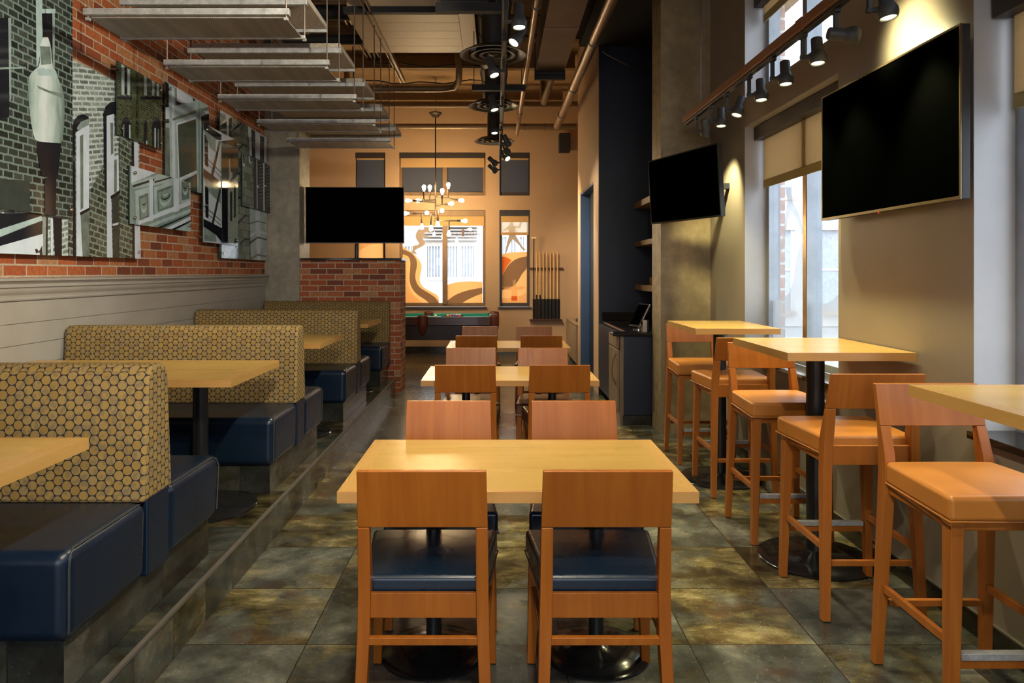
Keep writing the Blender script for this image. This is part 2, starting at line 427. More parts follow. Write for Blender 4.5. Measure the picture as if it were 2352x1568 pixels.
def tiles(name, sx, sy, ox, oy, dark=1., grout=.0026):
    t = NT(name); u = t.uv()
    p = t.mp(u, (1/sx, 1/sy, 1), (-ox/sx, -oy/sy, 0))
    fl = t.n('VectorMath', {'operation': 'FLOOR'}, i0=p); fr = t.n('VectorMath', {'operation': 'FRACTION'}, i0=p)
    wn = t.n('TexWhiteNoise', {'noise_dimensions': '3D'}, Vector=fl)
    sp = t.n('SeparateXYZ', None, Vector=fr)
    ex = t.math('MULTIPLY', t.math('SUBTRACT', .5, t.math('ABSOLUTE', t.math('SUBTRACT', sp.outputs[0], .5))), sx)
    ey = t.math('MULTIPLY', t.math('SUBTRACT', .5, t.math('ABSOLUTE', t.math('SUBTRACT', sp.outputs[1], .5))), sy)
    e = t.math('MINIMUM', ex, ey); gm = t.math('LESS_THAN', e, grout)
    sc = t.n('VectorMath', {'operation': 'SCALE'}, i0=wn.outputs[1]); sc.inputs[3].default_value = 37.
    v = t.n('VectorMath', {'operation': 'ADD'}, i0=u, i1=sc).outputs[0]
    n1 = t.noise(v, 2.8, 12, .68, .3); n2 = t.noise(v, 60, 5, .7); n3 = t.noise(t.mp(v, (1, 1, 1), (5, 3, 1)), 2.4, 9, .62, .5); n4 = t.noise(t.mp(v, (.7, 1.4, 1), (2, 9, 4)), 3.2, 12, .72, .3)
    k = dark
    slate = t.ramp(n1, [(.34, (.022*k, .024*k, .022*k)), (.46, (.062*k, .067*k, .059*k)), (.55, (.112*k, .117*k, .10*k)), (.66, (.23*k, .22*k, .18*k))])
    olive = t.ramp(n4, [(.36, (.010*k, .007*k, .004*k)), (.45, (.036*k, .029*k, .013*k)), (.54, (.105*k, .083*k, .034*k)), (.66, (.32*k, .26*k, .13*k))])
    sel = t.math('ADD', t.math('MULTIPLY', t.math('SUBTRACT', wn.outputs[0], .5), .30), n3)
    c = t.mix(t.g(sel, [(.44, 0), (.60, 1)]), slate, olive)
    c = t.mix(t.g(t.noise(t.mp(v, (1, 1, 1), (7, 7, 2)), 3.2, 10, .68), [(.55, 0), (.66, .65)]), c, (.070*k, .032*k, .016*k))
    hv = t.math('ADD', .78, t.math('MULTIPLY', wn.outputs[0], .44))
    c = t.mix(1.0, c, t.n('CombineXYZ', None, X=hv, Y=hv, Z=hv).outputs[0], 'MULTIPLY')
    c = t.mix(gm, c, (.022, .018, .012))
    h = t.mix(.35, t.g(e, [(grout*.8, 0), (grout*1.6, 1)]), n2)
    t.bsdf(c, t.g(n2, [(.35, .14), (.65, .28)]), 0, t.bump(h, .10, .004), 0, .5)
tiles('floor_tile', .508, .508, .26, 2.867, 1.)
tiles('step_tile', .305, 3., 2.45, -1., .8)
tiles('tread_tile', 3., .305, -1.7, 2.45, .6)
tiles('base_tile', .4, 3., .1, -1., .42)

def hexfabric(name):
    t = NT(name); s = .0365; cw = s*math.sqrt(3); u = t.uv()
    ds = []; ids = []
    for ox, oy in ((0, 0), (cw/2, s/2)):
        p = t.n('VectorMath', {'operation': 'ADD'}, i0=u, i1=(ox+10*cw, oy+10*s, 0))
        p = t.n('VectorMath', {'operation': 'DIVIDE'}, i0=p, i1=(cw, s, 1))
        fr = t.n('VectorMath', {'operation': 'FRACTION'}, i0=p)
        q = t.n('VectorMath', {'operation': 'MULTIPLY'}, i0=t.n('VectorMath', {'operation': 'SUBTRACT'}, i0=fr, i1=(.5, .5, 0)), i1=(cw, s, 0))
        ds.append(t.n('VectorMath', {'operation': 'LENGTH'}, i0=q).outputs['Value'])
        ids.append(t.n('VectorMath', {'operation': 'ADD'}, i0=t.n('VectorMath', {'operation': 'FLOOR'}, i0=p), i1=(ox*31, 0, 0)))
    d = t.math('MINIMUM', ds[0], ds[1])
    which = t.math('LESS_THAN', ds[0], ds[1])
    idm = t.mix(which, ids[1].outputs[0], ids[0].outputs[0])
    rnd = t.n('TexWhiteNoise', {'noise_dimensions': '3D'}, Vector=idm).outputs[0]
    ins = t.math('LESS_THAN', d, s*.455)
    n1 = t.noise(t.mp(u, (160, 60, 1)), 1., 3)
    c = t.ramp(rnd, [(0, (.25, .15, .038)), (.5, (.30, .19, .052)), (1, (.26, .175, .072))])
    pat = t.n('TexVoronoi', {'distance': 'CHEBYCHEV'}, Vector=t.mp(u, (70, 55, 1)), Scale=1.)
    c = t.mix(t.g(pat.outputs[1], [(.62, 0), (.66, .55)]), c, (.135, .11, .08))
    c = t.mix(t.g(n1, [(.4, .25), (.6, 0)]), c, (.2, .14, .06))
    rim = t.math('GREATER_THAN', d, s*.43)
    c = t.mix(t.math('MULTIPLY', rim, .35), c, (.45, .36, .2))
    c = t.mix(ins, (.030, .021, .016), c)
    w = t.noise(t.mp(u, (700, 700, 1)), 1, 2)
    t.bsdf(c, .85, 0, t.bump(t.mix(.3, ins, w), .15, .001), 0, .25)
hexfabric('hex_fabric')
def felt(name):
    t = NT(name); u = t.uv(6)
    n = t.noise(t.mp(u, (1, 1, 1)), 90, 4, .75); w = t.n('TexVoronoi', {'feature': 'DISTANCE_TO_EDGE'}, Vector=u, Scale=80.).outputs[0]
    c = t.ramp(n, [(.32, (.24, .20, .155)), (.55, (.46, .40, .34)), (.7, (.62, .56, .49))])
    t.bsdf(c, .9, 0, t.bump(t.mix(.5, n, w), .5, .006), 0, .2)
felt('felt')
def perforated(name):
    t = NT(name); u = t.uv()
    sp = t.n('SeparateXYZ', None, Vector=u)
    a = t.math('SINE', t.math('MULTIPLY', sp.outputs[0], 2*PI/.0125)); b = t.math('SINE', t.math('MULTIPLY', sp.outputs[1], 2*PI/.0125))
    holes = t.math('GREATER_THAN', t.math('ADD', a, t.math('MULTIPLY', b, .45)), .25)
    band = t.noise(t.mp(u, (9, .6, 1)), 1., 2)
    c = t.mix(t.g(band, [(.35, 0), (.65, 1)]), (.34, .315, .285), (.52, .485, .45))
    c = t.mix(t.math('MULTIPLY', holes, .8), c, (.11, .09, .075))
    t.bsdf(c, .5, .35, None, 0, .4)
perforated('perforated')
t_ = NT('galvanised'); u_ = t_.uv(5)
c_ = t_.ramp(t_.noise(t_.mp(u_, (6, 6, 1)), 3., 5, .7), [(.3, (.30, .30, .30)), (.55, (.45, .45, .45)), (.7, (.58, .58, .58))])
t_.bsdf(c_, .48, .45)
def panelling():
    t = NT('wainscot_paint'); u = t.uv(); n = t.noise(u, 3, 4)
    c = t.mix(t.g(n, [(.3, 0), (.7, 1)]), (.29, .272, .25), (.345, .325, .30))
    t.bsdf(c, .32, 0, t.bump(t.noise(u, 60, 3), .03, .003), 0, .5)
panelling()

# ---------------------------------------------------------------- room shell
CEIL = 4.8
b = MB(); b.box(-4.7, 3.7, -6.3, 13.4, -.1, 0, 'floor_tile'); struct(b.build('floor', None, sharp=0))
b = MB(); b.box(-4.7, 3.7, -6.3, 13.6, CEIL, CEIL+.15, 'ceiling_paint'); struct(b.build('ceiling', sharp=0))
XL = -2.84; XR = 1.96
b = MB(); b.box(XL-.2, XL, -6.3, 9.3, 0, CEIL, 'red_brick'); struct(b.build('wall_left', sharp=0))
# painted wainscot with its moulded cap
b = MB()
zs = [.17, .40, .665, .795, .92, 1.05, 1.178, 1.312]
for z0, z1 in zip(zs[:-1], zs[1:]):
    b.box(XL, -2.822, -6.2, 8.8, z0, z1-.006, 'wainscot_paint'); b.box(XL, -2.828, -6.2, 8.8, z1-.006, z1, 'wainscot_paint')
prof = [(XL, 1.312), (-2.812, 1.312), (-2.808, 1.322), (-2.814, 1.33), (-2.812, 1.345), (-2.80, 1.36), (-2.795, 1.375), (-2.795, 1.385), (-2.782, 1.392), (-2.782, 1.402), (-2.79, 1.41), (-2.775, 1.425), (-2.765, 1.43), (-2.765, 1.44), (-2.775, 1.447), (XL, 1.447)]
b.prism(prof, lambda a, c, d: (a, d, c), -6.2, 8.8, 'wainscot_paint')
struct(b.build('trim_wainscot', sharp=30), 'painted board wainscot with moulded cap along the brick wall')
# right wall with window openings
ZS, ZH, ZU, ZUH = .83, 2.625, 2.848, 3.68
b = MB(); X2 = XR+.28
edges = [-6.3] + sorted([e for w in WIN_R for e in w]) + [8.7]
for i in range(0, len(edges), 2):
    b.box(XR, X2, edges[i], edges[i+1], 0, CEIL, 'taupe_paint')
for a0, a1 in WIN_R:
    b.box(XR, X2, a0, a1, 0, ZS-.03, 'taupe_paint'); b.box(XR, X2, a0, a1, ZH, ZU, 'taupe_paint'); b.box(XR, X2, a0, a1, ZUH, CEIL, 'taupe_paint')
struct(b.build('wall_right', sharp=0))
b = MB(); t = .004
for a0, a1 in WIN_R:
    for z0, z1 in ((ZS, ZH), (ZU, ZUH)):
        b.box(XR+.001, X2, a0, a0+t, z0, z1, 'reveal_daylit'); b.box(XR+.001, X2, a1-t, a1, z0, z1, 'reveal_daylit')
        b.box(XR+.001, X2, a0, a1, z1-t, z1, 'reveal_daylit'); 
        if z0 == ZU: b.box(XR+.001, X2, a0, a1, z0, z0+t, 'reveal_daylit')
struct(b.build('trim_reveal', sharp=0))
b = MB(); b.box(XR-.012, XR, -6.2, 6.59, 0, .09, 'base_tile'); b.box(XR-.014, XR, -6.2, 6.59, .09, .097, 'nosing'); struct(b.build('baseboard_right', sharp=0))
# rear wall behind the viewpoint with its storefront glazing
b = MB()
b.box(-3.04, -2.8, -6.5, -6.3, 0, CEIL, 'taupe_paint'); b.box(1.8, 2.3, -6.5, -6.3, 0, CEIL, 'taupe_paint')
b.box(-2.8, 1.8, -6.5, -6.3, 0, .45, 'taupe_paint'); b.box(-2.8, 1.8, -6.5, -6.3, 3.35, CEIL, 'taupe_paint')
struct(b.build('wall_rear', sharp=0))
# pool room shell
YB = 13.4
BW = [(-2.622, -2.063), (-1.805, -.202), (.057, .623)]
b = MB(); xs = [-4.7] + [e for w in BW for e in w] + [3.7]
for i in range(0, len(xs), 2): b.box(xs[i], xs[i+1], YB, YB+.25, 0, CEIL, 'tan_paint')
for x0, x1 in BW:
    b.box(x0, x1, YB, YB+.25, 0, .80, 'tan_paint'); b.box(x0, x1, YB, YB+.25, 2.637, 2.904, 'tan_paint'); b.box(x0, x1, YB, YB+.25, 3.705, CEIL, 'tan_paint')
struct(b.build('wall_back', sharp=0))
b = MB(); b.box(-4.6, 3.6, YB-.014, YB, 0, .10, 'base_tile'); struct(b.build('baseboard_back', sharp=0))
b = MB(); b.box(-4.7, -4.6, 9.3, YB, 0, CEIL, 'tan_paint'); b.box(-4.7, -2.83, 9.2, 9.3, 0, CEIL, 'tan_paint'); struct(b.build('wall_pool_side', sharp=0))
b = MB(); b.box(3.6, 3.7, 10.9, YB, 0, CEIL, 'tan_paint'); struct(b.build('wall_pool_far', sharp=0))
# service block: navy front, tan side with a door
BX = 1.237
b = MB(); b.box(BX, XR+.28, 8.7, 8.78, 0, CEIL, 'navy_paint'); struct(b.build('wall_navy', sharp=0))
b = MB()
for y0, y1, z0, z1 in ((8.705, 9.14, 0, CEIL), (9.14, 10.53, 2.63, CEIL), (10.53, 10.9, 0, CEIL)):
    b.box(BX-.004, BX+.14, y0, y1, z0, z1, 'tan_paint')
b.box(BX+.14, 3.7, 10.8, 10.9, 0, CEIL, 'tan_paint')
struct(b.build('wall_block', sharp=0))
d = struct(bpy.data.objects.new('door_1', None), 'navy service door recessed in the tan side wall'); COL.objects.link(d)
b = MB(); b.box(BX-.008, BX+.15, 10.50, 10.535, 0, 2.635, 'door_blue'); b.box(BX-.002, BX+.15, 9.135, 9.15, 0, 2.635, 'door_blue'); b.box(BX-.002, BX+.15, 9.15, 10.5, 2.60, 2.635, 'door_blue'); b.build('door_frame', None, d, sharp=0)
b = MB(); b.box(BX+.118, BX+.16, 9.15, 10.5, 0.01, 2.6, 'door_dark'); b.build('door_leaf', None, d, sharp=0)
b = MB(); b.tube([(BX+.118, 9.27, 1.02), (BX+.06, 9.27, 1.02), (BX+.06, 9.39, 1.02)], .011, 'chrome'); b.build('door_handle', None, d)
b = MB(); b.box(BX-.004, XR, 8.686, 8.7, 0, .115, 'base_tile'); struct(b.build('baseboard_navy', sharp=0))
b = MB(); b.box(1.0, XR+.2, 6.98, 8.7, 4.2, CEIL, 'soffit_black'); struct(b.build('ceiling_soffit', sharp=0))
# concrete columns
b = MB(); b.box(1.505, XR, 6.6, 6.965, 0, CEIL, 'concrete'); b.box(1.505, XR, 6.598, 6.6, 3.70, 3.705, 'concrete_grey')
struct(b.build('wall_column', None, bevel=.012, sharp=0), 'board-marked concrete column beside the navy alcove')
b = MB(); b.box(XL, -2.407, 8.82, 9.3, 0, CEIL, 'concrete_grey'); struct(b.build('wall_column', None, bevel=.01, sharp=0), 'concrete column at the end of the brick wall')
# brick half wall with black cap
hw = struct(bpy.data.objects.new('wall_partition', None), 'brick half wall with black cap behind the last booth'); COL.objects.link(hw)
b = MB(); b.box(-2.406, -1.172, 8.82, 9.3, 0, 1.625, 'red_brick'); b.build('brickwork', None, hw, sharp=0)
b = MB(); b.box(-2.40, -1.155, 8.795, 9.325, 1.626, 1.652, 'granite'); b.build('cap', None, hw, bevel=.004, sharp=0)
# booth platform with tiled riser and metal nosing
b = MB()
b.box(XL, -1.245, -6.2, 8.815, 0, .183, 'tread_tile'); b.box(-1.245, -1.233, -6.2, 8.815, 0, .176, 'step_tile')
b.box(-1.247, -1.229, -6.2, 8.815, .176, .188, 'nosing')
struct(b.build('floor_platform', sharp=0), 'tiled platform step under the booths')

# ---------------------------------------------------------------- windows
def right_window(idx, a0, a1, full=True):
    w = struct(bpy.data.objects.new('window_%d' % idx, None)); COL.objects.link(w)
    fm = 'grey_frame'
    for z0, z1, up in ((ZS, ZH, 0), (ZU, ZUH, 1)):
        b = MB(); f = .055; x0, x1 = XR+.17, XR+.245
        b.box(x0, x1, a0+t, a0+f, z0, z1, fm); b.box(x0, x1, a1-f, a1-t, z0, z1, fm)
        b.box(x0, x1, a0+f, a1-f, z0+.003, z0+f, fm); b.box(x0, x1, a0+f, a1-f, z1-f, z1-t, fm)
        c = (a0+a1)/2; b.box(x0-.03, x1, c-.035, c+.035, z0+f, z1-f, fm)
        b.box(x0-.034, x0-.03, c-.03, c+.02, z0+f, z1-f, 'brass' if not up else fm)  # orange-toned strip on the room side of the lower mullion
        b.build('window_frame', None, w, bevel=.004, sharp=0)
        for p0, p1 in ((a0+f, c-.035), (c+.035, a1-f)):
            b = MB(); b.box(XR+.205, XR+.211, p0, p1, z0+f, z1-f, 'pane'); b.build('pane', None, w, sharp=0)
    b = MB(); b.box(XR-.03, XR+.17, a0+.002, a1-.002, ZS-.03, ZS, 'granite'); b.build('window_sill', None, w, bevel=.004)
    return w
def right_blind(idx, a0, a1, zt, zb, lab):
    r = thing('roller_blind', lab, 'blind', (XR+.12, (a0+a1)/2, zt))
    L = (a1-a0)/2-.012
    b = MB(); b.box(-.056, .03, -L, L, -.105, -.006, 'dark_cassette'); b.build('cassette', None, r, bevel=.004)
    b = MB(); b.box(.012, .0135, -L+.03, L-.03, zb-zt+.05, -.1, 'blind_cloth'); b.build('shade_cloth', None, r, sharp=0)
    b = MB(); b.box(.008, .018, -L+.03, L-.03, zb-zt-.012, zb-zt+.05, 'blind_hem'); b.build('hem_bar', None, r, bevel=.003)
for i, (a0, a1) in enumerate(WIN_R):
    w = right_window(i+1, a0, a1)
    if i < 2:
        nm = ['tall window beside the small television', 'tall window beyond the large television'][i]
        right_blind(i, a0+.01, a1-.01, ZH-.005, 2.15, 'cream roller blind half drawn in the lower '+nm)
        right_blind(i, a0+.01, a1-.01, ZUH-.02, 3.44, 'cream roller blind drawn up in the upper '+nm)
    if i == 0:
        # frosted film: a curved swoosh and the legs of a player, seen from behind
        def F(a, z, d): return (d, a, z)
        b = MB(); xg = XR+.203
        def pz(px, py):
            Y = 2.16*1656/(px-1140); return (Y, 1.48-(py-625)*Y/1656)
        def zz(pts): return [pz(1700+x/3.015, 380+y/3.015) for x, y in pts]
        b.poly([(xg, *p) for p in zz([(225, 935), (290, 925), (335, 880), (365, 800), (385, 650), (410, 560), (445, 510), (450, 1190), (225, 1190)])], 'decal_grey')
        b.poly([(xg, *p) for p in zz([(310, 150), (355, 150), (360, 250), (400, 320), (445, 470), (425, 480), (395, 380), (348, 310), (322, 400), (300, 560), (275, 610), (280, 560), (300, 440), (312, 330), (325, 250)])], 'decal_grey')
        b.poly([(xg, *p) for p in zz([(555, 955), (600, 955), (640, 930), (678, 890), (678, 1190), (555, 1190)])], 'decal_grey')
        b.build('decal', None, w, sharp=0)
def back_window(idx, x0, x1, z0, z1, low, fm):
    w = struct(bpy.data.objects.new('window_%d' % idx, None)); COL.objects.link(w)
    b = MB(); f = .05; y0, y1 = YB+.06, YB+.14
    b.box(x0+.001, x0+f, y0, y1, z0, z1-.001, fm); b.box(x1-f, x1-.001, y0, y1, z0, z1-.001, fm); b.box(x0+f, x1-f, y0, y1, z0+.001, z0+f+.02, fm); b.box(x0+f, x1-f, y0, y1, z1-f, z1-.001, fm)
    panes = [(x0+f, x1-f)]
    if x1-x0 > 1:
        c = -.960; b.box(c-.045, c+.045, y0-.02, y1, z0+f, z1-f, fm); panes = [(x0+f, c-.045), (c+.045, x1-f)]
    b.build('window_frame', None, w, bevel=.005, sharp=0)
    for p0, p1 in panes:
        b = MB(); b.box(p0, p1, YB+.115, YB+.12, z0+f, z1-f, 'pane'); b.build('pane', None, w, sharp=0)
    if low:
        b = MB(); b.box(x0-.03, x1+.03, YB-.03, YB+.06, z0-.035, z0-.001, 'bronze_frame'); b.build('window_sill', None, w, bevel=.004)
    return w, panes
BWN = ['narrow window behind the television', 'wide double window', 'narrow window beside the cue rack']
LOWW = []
for i, (x0, x1) in enumerate(BW):
    w, pn = back_window(10+i, x0, x1, 2.904, 3.705, 0, 'bronze_frame' if i != 1 else 'brown_frame')
    # upper: header box, dark sun screen
    r = thing('sun_screen', 'dark sun screen drawn over the upper '+BWN[i], 'shade', ((x0+x1)/2, YB+.03, 3.70)); L = (x1-x0)/2-.004
    b = MB(); b.box(-L, L, -.028, .028, -.10, 0, 'dark_cassette'); b.build('header_box', None, r, bevel=.003)
    b = MB(); b.box(-L+.02, L-.02, .074 if i == 1 else .004, .076 if i == 1 else .006, -.73, -.1, 'screen_cloth'); b.build('shade_cloth', None, r, sharp=0)
    b = MB(); b.box(-L+.02, L-.02, -.004, .002, -.27 if i == 1 else -.13, -.1, 'roller_cream'); b.build('roller_fabric', None, r, sharp=0)
    w, pn = back_window(20+i, x0, x1, .835, 2.637, 1, 'bronze_frame' if i != 1 else 'brown_frame'); LOWW.append(w)
    r = thing('sun_screen', 'cream sun shade rolled part way down the lower '+BWN[i], 'shade', ((x0+x1)/2, YB+.03, 2.632))
    b = MB(); b.box(-L, L, -.028, .028, -.105, 0, 'dark_cassette' if i != 1 else 'brown_frame'); b.build('header_box', None, r, bevel=.003)
    dz = -.237 if i < 2 else -.41
    b = MB(); b.box(-L+.02, L-.02, .004, .006, dz, -.1, 'roller_cream' if i < 2 else 'shade_pale'); b.build('shade_cloth', None, r, sharp=0)
    if i == 2:
        b = MB(); b.box(-L+.02, L-.02, -.003, .003, -.22, -.1, 'roller_cream'); b.build('roller_fabric', None, r, sharp=0)
    b = MB(); b.box(-L+.02, L-.02, -.004, .014, dz-.05, dz, 'roller_cream'); b.build('hem_bar', None, r)
# decals on the pool-room glass
def bp(px, py, d=13.51): return ((px-1140)*d/1656, 1.48-(py-625)*d/1656)
def smooth(pts, n=3, lim=62):
    for _ in range(n):
        out = []; N = len(pts)
        for i in range(N):
            a, c, e = Vector(pts[i-1]), Vector(pts[i]), Vector(pts[(i+1) % N])
            u, v = c-a, e-c
            if u.length < 1e-6 or v.length < 1e-6 or u.angle(v) > R(lim): out.append(tuple(c))
            else: out += [tuple(a+u*.75), tuple(c+v*.25)]
        pts = out
    return pts
def decal(parent, layers, ox, oy, s):
    for pts, m, k in layers:
        pts = smooth(pts)
        b = MB(); y = YB+.112-.0025*k
        b.poly([(p[0], y, p[1]) for p in [bp(ox+x/s, oy+yy/s) for x, yy in pts]], m); b.build('decal', None, parent, sharp=0)
decal(LOWW[1], [
    ([(62, 820), (80, 835), (150, 880), (195, 925), (218, 970), (212, 1010), (200, 1060), (206, 1100), (235, 1135), (290, 1162), (340, 1190), (340, 1253), (62, 1253)], 'decal_orange', 0),
    ([(62, 850), (100, 860), (150, 885), (180, 930), (182, 975), (168, 1030), (172, 1085), (200, 1130), (250, 1160), (310, 1195), (340, 1240), (340, 1253), (280, 1253), (240, 1215), (180, 1180), (140, 1130), (125, 1070), (132, 1000), (135, 940), (118, 900), (62, 885)], 'decal_brown', 1),
    ([(62, 930), (95, 950), (110, 1000), (108, 1070), (120, 1130), (155, 1185), (200, 1220), (230, 1253), (62, 1253)], 'decal_cream', 1),
    ([(378, 1125), (410, 1105), (470, 1090), (560, 1084), (652, 1088), (652, 1258), (378, 1258)], 'decal_orange', 0),
    ([(378, 1248), (420, 1205), (480, 1170), (560, 1145), (652, 1130), (652, 1172), (590, 1195), (530, 1225), (480, 1258), (378, 1258)], 'decal_brown', 1),
], 900, 300, 3.136)
decal(LOWW[1], [([(395, 1010), (450, 985), (520, 975), (570, 1000), (575, 1040), (600, 1062), (575, 1082), (530, 1062), (490, 1075), (468, 1100), (500, 1125), (545, 1130), (570, 1150), (555, 1170), (520, 1160), (465, 1145), (455, 1185), (490, 1220), (500, 1265), (470, 1300), (400, 1335), (330, 1370), (310, 1395), (360, 1435), (340, 1442), (262, 1425), (280, 1380), (285, 1310), (310, 1300), (370, 1290), (395, 1260), (350, 1200), (330, 1140), (345, 1070)], 'decal_tan', 0)], 910, 390, 7.47)
decal(LOWW[2], [
    ([(40, 630), (120, 600), (200, 590), (385, 586), (385, 1250), (40, 1250)], 'decal_orange', 0),
    ([(40, 650), (110, 640), (190, 690), (130, 760), (90, 850), (40, 910)], 'decal_red', 1),
    ([(40, 910), (80, 870), (115, 800), (160, 735), (230, 680), (310, 652), (385, 640), (385, 790), (330, 840), (285, 920), (245, 985), (180, 1025), (40, 1070)], 'decal_brown', 1),
    ([(40, 1165), (180, 1155), (280, 1140), (385, 1085), (385, 1250), (40, 1250)], 'decal_cream', 1),
    ([(205, 930), (242, 930), (244, 1020), (300, 1010), (352, 1015), (345, 1035), (310, 1050), (258, 1055), (260, 1130), (185, 1130), (188, 1055), (130, 1060), (90, 1045), (72, 1025), (140, 1012), (205, 1018)], 'decal_cream', 2),
    ([(186, 1132), (260, 1132), (260, 1190), (186, 1190)], 'decal_red', 2),
    ([(165, 260), (160, 230), (175, 208), (205, 208), (218, 235), (212, 260), (240, 268), (275, 268), (290, 215), (278, 200), (300, 185), (325, 200), (315, 220), (300, 290), (235, 292), (232, 370), (262, 420), (325, 530), (370, 562), (345, 568), (322, 555), (285, 500), (205, 430), (160, 490), (132, 585), (110, 612), (118, 560), (130, 480), (158, 390), (160, 335), (148, 305), (105, 325), (82, 325), (92, 298), (130, 285), (140, 262)], 'decal_tan', 2),
], 1140, 470, 5.405)
decal(LOWW[0], [([(0, 760), (382, 760), (382, 1580), (0, 1580)], 'decal_orange', 0), ([(0, 960), (0, 850), (120, 790), (382, 780), (382, 800), (160, 850)], 'decal_cream', 1)], 812, 400, 5.2)
def text_mesh(body, size, m, fn, name, parent, spacing=1.0):
    c = bpy.data.curves.new('lettering', 'FONT'); c.body = body; c.size = size; c.align_x = 'CENTER'; c.space_character = spacing; c.offset = size*.012
    o = bpy.data.objects.new('lettering', c); COL.objects.link(o)
    bpy.context.view_layer.update()
    me = bpy.data.meshes.new_from_object(o.evaluated_get(bpy.context.evaluated_depsgraph_get()))
    bpy.data.objects.remove(o, do_unlink=True); bpy.data.curves.remove(c)
    for v in me.vertices: v.co = fn(v.co.x, v.co.y)
    me.materials.clear(); me.materials.append(MATS[m]); me.name = name
    o = bpy.data.objects.new(name, me); COL.objects.link(o); o.parent = parent
    return o
cx, cz = bp(1066.5, 540)
text_mesh('URBAN', .066, 'decal_text', lambda x, y: (cx+.165-x, YB+.110, cz+y), 'lettering', LOWW[1], 1.45)
text_mesh('ROOST', .066, 'decal_text', lambda x, y: (cx-.20-x, YB+.110, cz+y), 'lettering', LOWW[1], 1.4)
text_mesh('SPORTS BAR', .042, 'decal_pale', lambda x, y: (cx+.06-x, YB+.110, cz-.065+y), 'lettering', LOWW[1], 1.5)
b = MB(); b.poly([(cx-.025+a, YB+.110, cz+c) for a, c in ((-.022, -.02), (.022, -.02), (.026, .10), (.006, .11), (0, .17), (-.006, .11), (-.026, .10))], 'decal_text'); b.build('decal', None, LOWW[1], sharp=0)

# ---------------------------------------------------------------- outside
b = MB(); b.box(2.3, 60, -30, 90, -.2, -.12, 'street_grey'); b.box(-30, 2.3, YB+.3, 90, -.2, -.12, 'street_grey'); b.box(-30, 2.3, -30, -6.6, -.2, -.12, 'street_grey')
struct(b.build('ground', sharp=0))
B = thing('building', 'white building with barred windows across the street behind the pool room', 'building', (0, 21, 0))
b = MB(); b.box(-16, 12, 0, .4, -.1, 9, 'stucco'); b.build('wall', None, B, sharp=0)
k = 21/1656
def ow(px, py): return ((px-1140)*k, 1.48-(py-625)*k)
for (p0, q0, p1, q1) in ((978, 566, 1093, 636), (1150, 545, 1207, 588), (860, 566, 950, 636)):
    x0, z1 = ow(p0, q0); x1, z0 = ow(p1, q1)
    b = MB(); b.box(x0, x1, -.03, -.001, z0, z1, 'glass_dark')
    n = int((x1-x0)/.085)
    for i in range(n+1):
        xx = x0+(x1-x0)*i/n; b.box(xx-.016, xx+.016, -.07, -.03, z0, z1, 'white_metal')
    for i in range(4):
        xx = x0+(x1-x0)*i/3; b.box(xx-.05, xx+.05, -.08, -.03, z0-.05, z1+.05, 'facade_tan')
    b.box(x0-.05, x1+.05, -.09, -.03, z1, z1+.12, 'facade_tan'); b.box(x0-.05, x1+.05, -.09, -.03, z0-.1, z0, 'facade_tan')
    b.build('window_grille', None, B, sharp=0)
b = MB(); x0, z1 = ow(970, 515); x1, z0 = ow(1096, 552)
for i in range(5): b.box(x0, x1, -.2-.05*i, -.001, z0+.09*i, z0+.09*i+.04, 'facade_tan')
b.build('cornice', None, B, sharp=0)
for x0 in (4.6, 7.0, 9.4):
    for z0, z1 in ((.35, 2.7), (3.7, 6.2)):
        b = MB(); b.box(x0, x0+1.6, -.03, -.001, z0, z1, 'glass_dark')
        for i in range(3): b.box(x0+.78*i-.03+.02, x0+.78*i+.05, -.07, -.03, z0, z1, 'white_metal')
        b.box(x0-.12, x0+1.72, -.16, -.001, z1, z1+.16, 'facade_tan'); b.box(x0-.1, x0+1.7, -.12, -.001, z0-.12, z0, 'facade_tan'); b.box(x0, x0+1.6, -.06, -.03, (z0+z1)/2, (z0+z1)/2+.07, 'white_metal')
        b.build('window', None, B, sharp=0)
b = MB(); b.tube([(-2.45, -6, -.12), (-2.45, -6, 5)], .07, 'grille_grey'); tag(b.build('street_pole', None), 'grey street pole outside the wide pool-room window', 'pole').location = (0, 21, 0)
B = thing('building', 'pale street facade seen through the tall side windows', 'building', (15, 30, 0))
b = MB(); b.box(0, .5, -45, 45, -.12, 12, 'stucco')
b.build('wall', None, B, sharp=0)
for i in range(14):
    y = -40+i*6
    for z0, z1 in ((.4, 3.2), (4.4, 7.0)):
        b = MB(); b.box(-.06, -.001, y, y+3.2, z0, z1, 'glass_dark'); b.box(-.1, -.06, y+1.5, y+1.7, z0, z1, 'white_metal'); b.box(-.1, -.06, y, y+3.2, (z0+z1)/2-.06, (z0+z1)/2+.06, 'white_metal'); b.box(-.2, -.001, y-.2, y+3.4, z1, z1+.25, 'facade_tan')
        b.build('window', None, B, sharp=0)
b = MB()
for i in range(34):
    b.box(-.075, .075, -.15, .15, .157*i, .157*i+.122, 'pale_brick'); b.box(-.07, .07, -.145, .145, .157*i+.122, .157*i+.157, 'white_stone')
tag(b.build('brick_pier', None, sharp=0), 'banded red brick pier standing outside the window by the small television', 'pier').location = (3.45, 8.95, -.12)

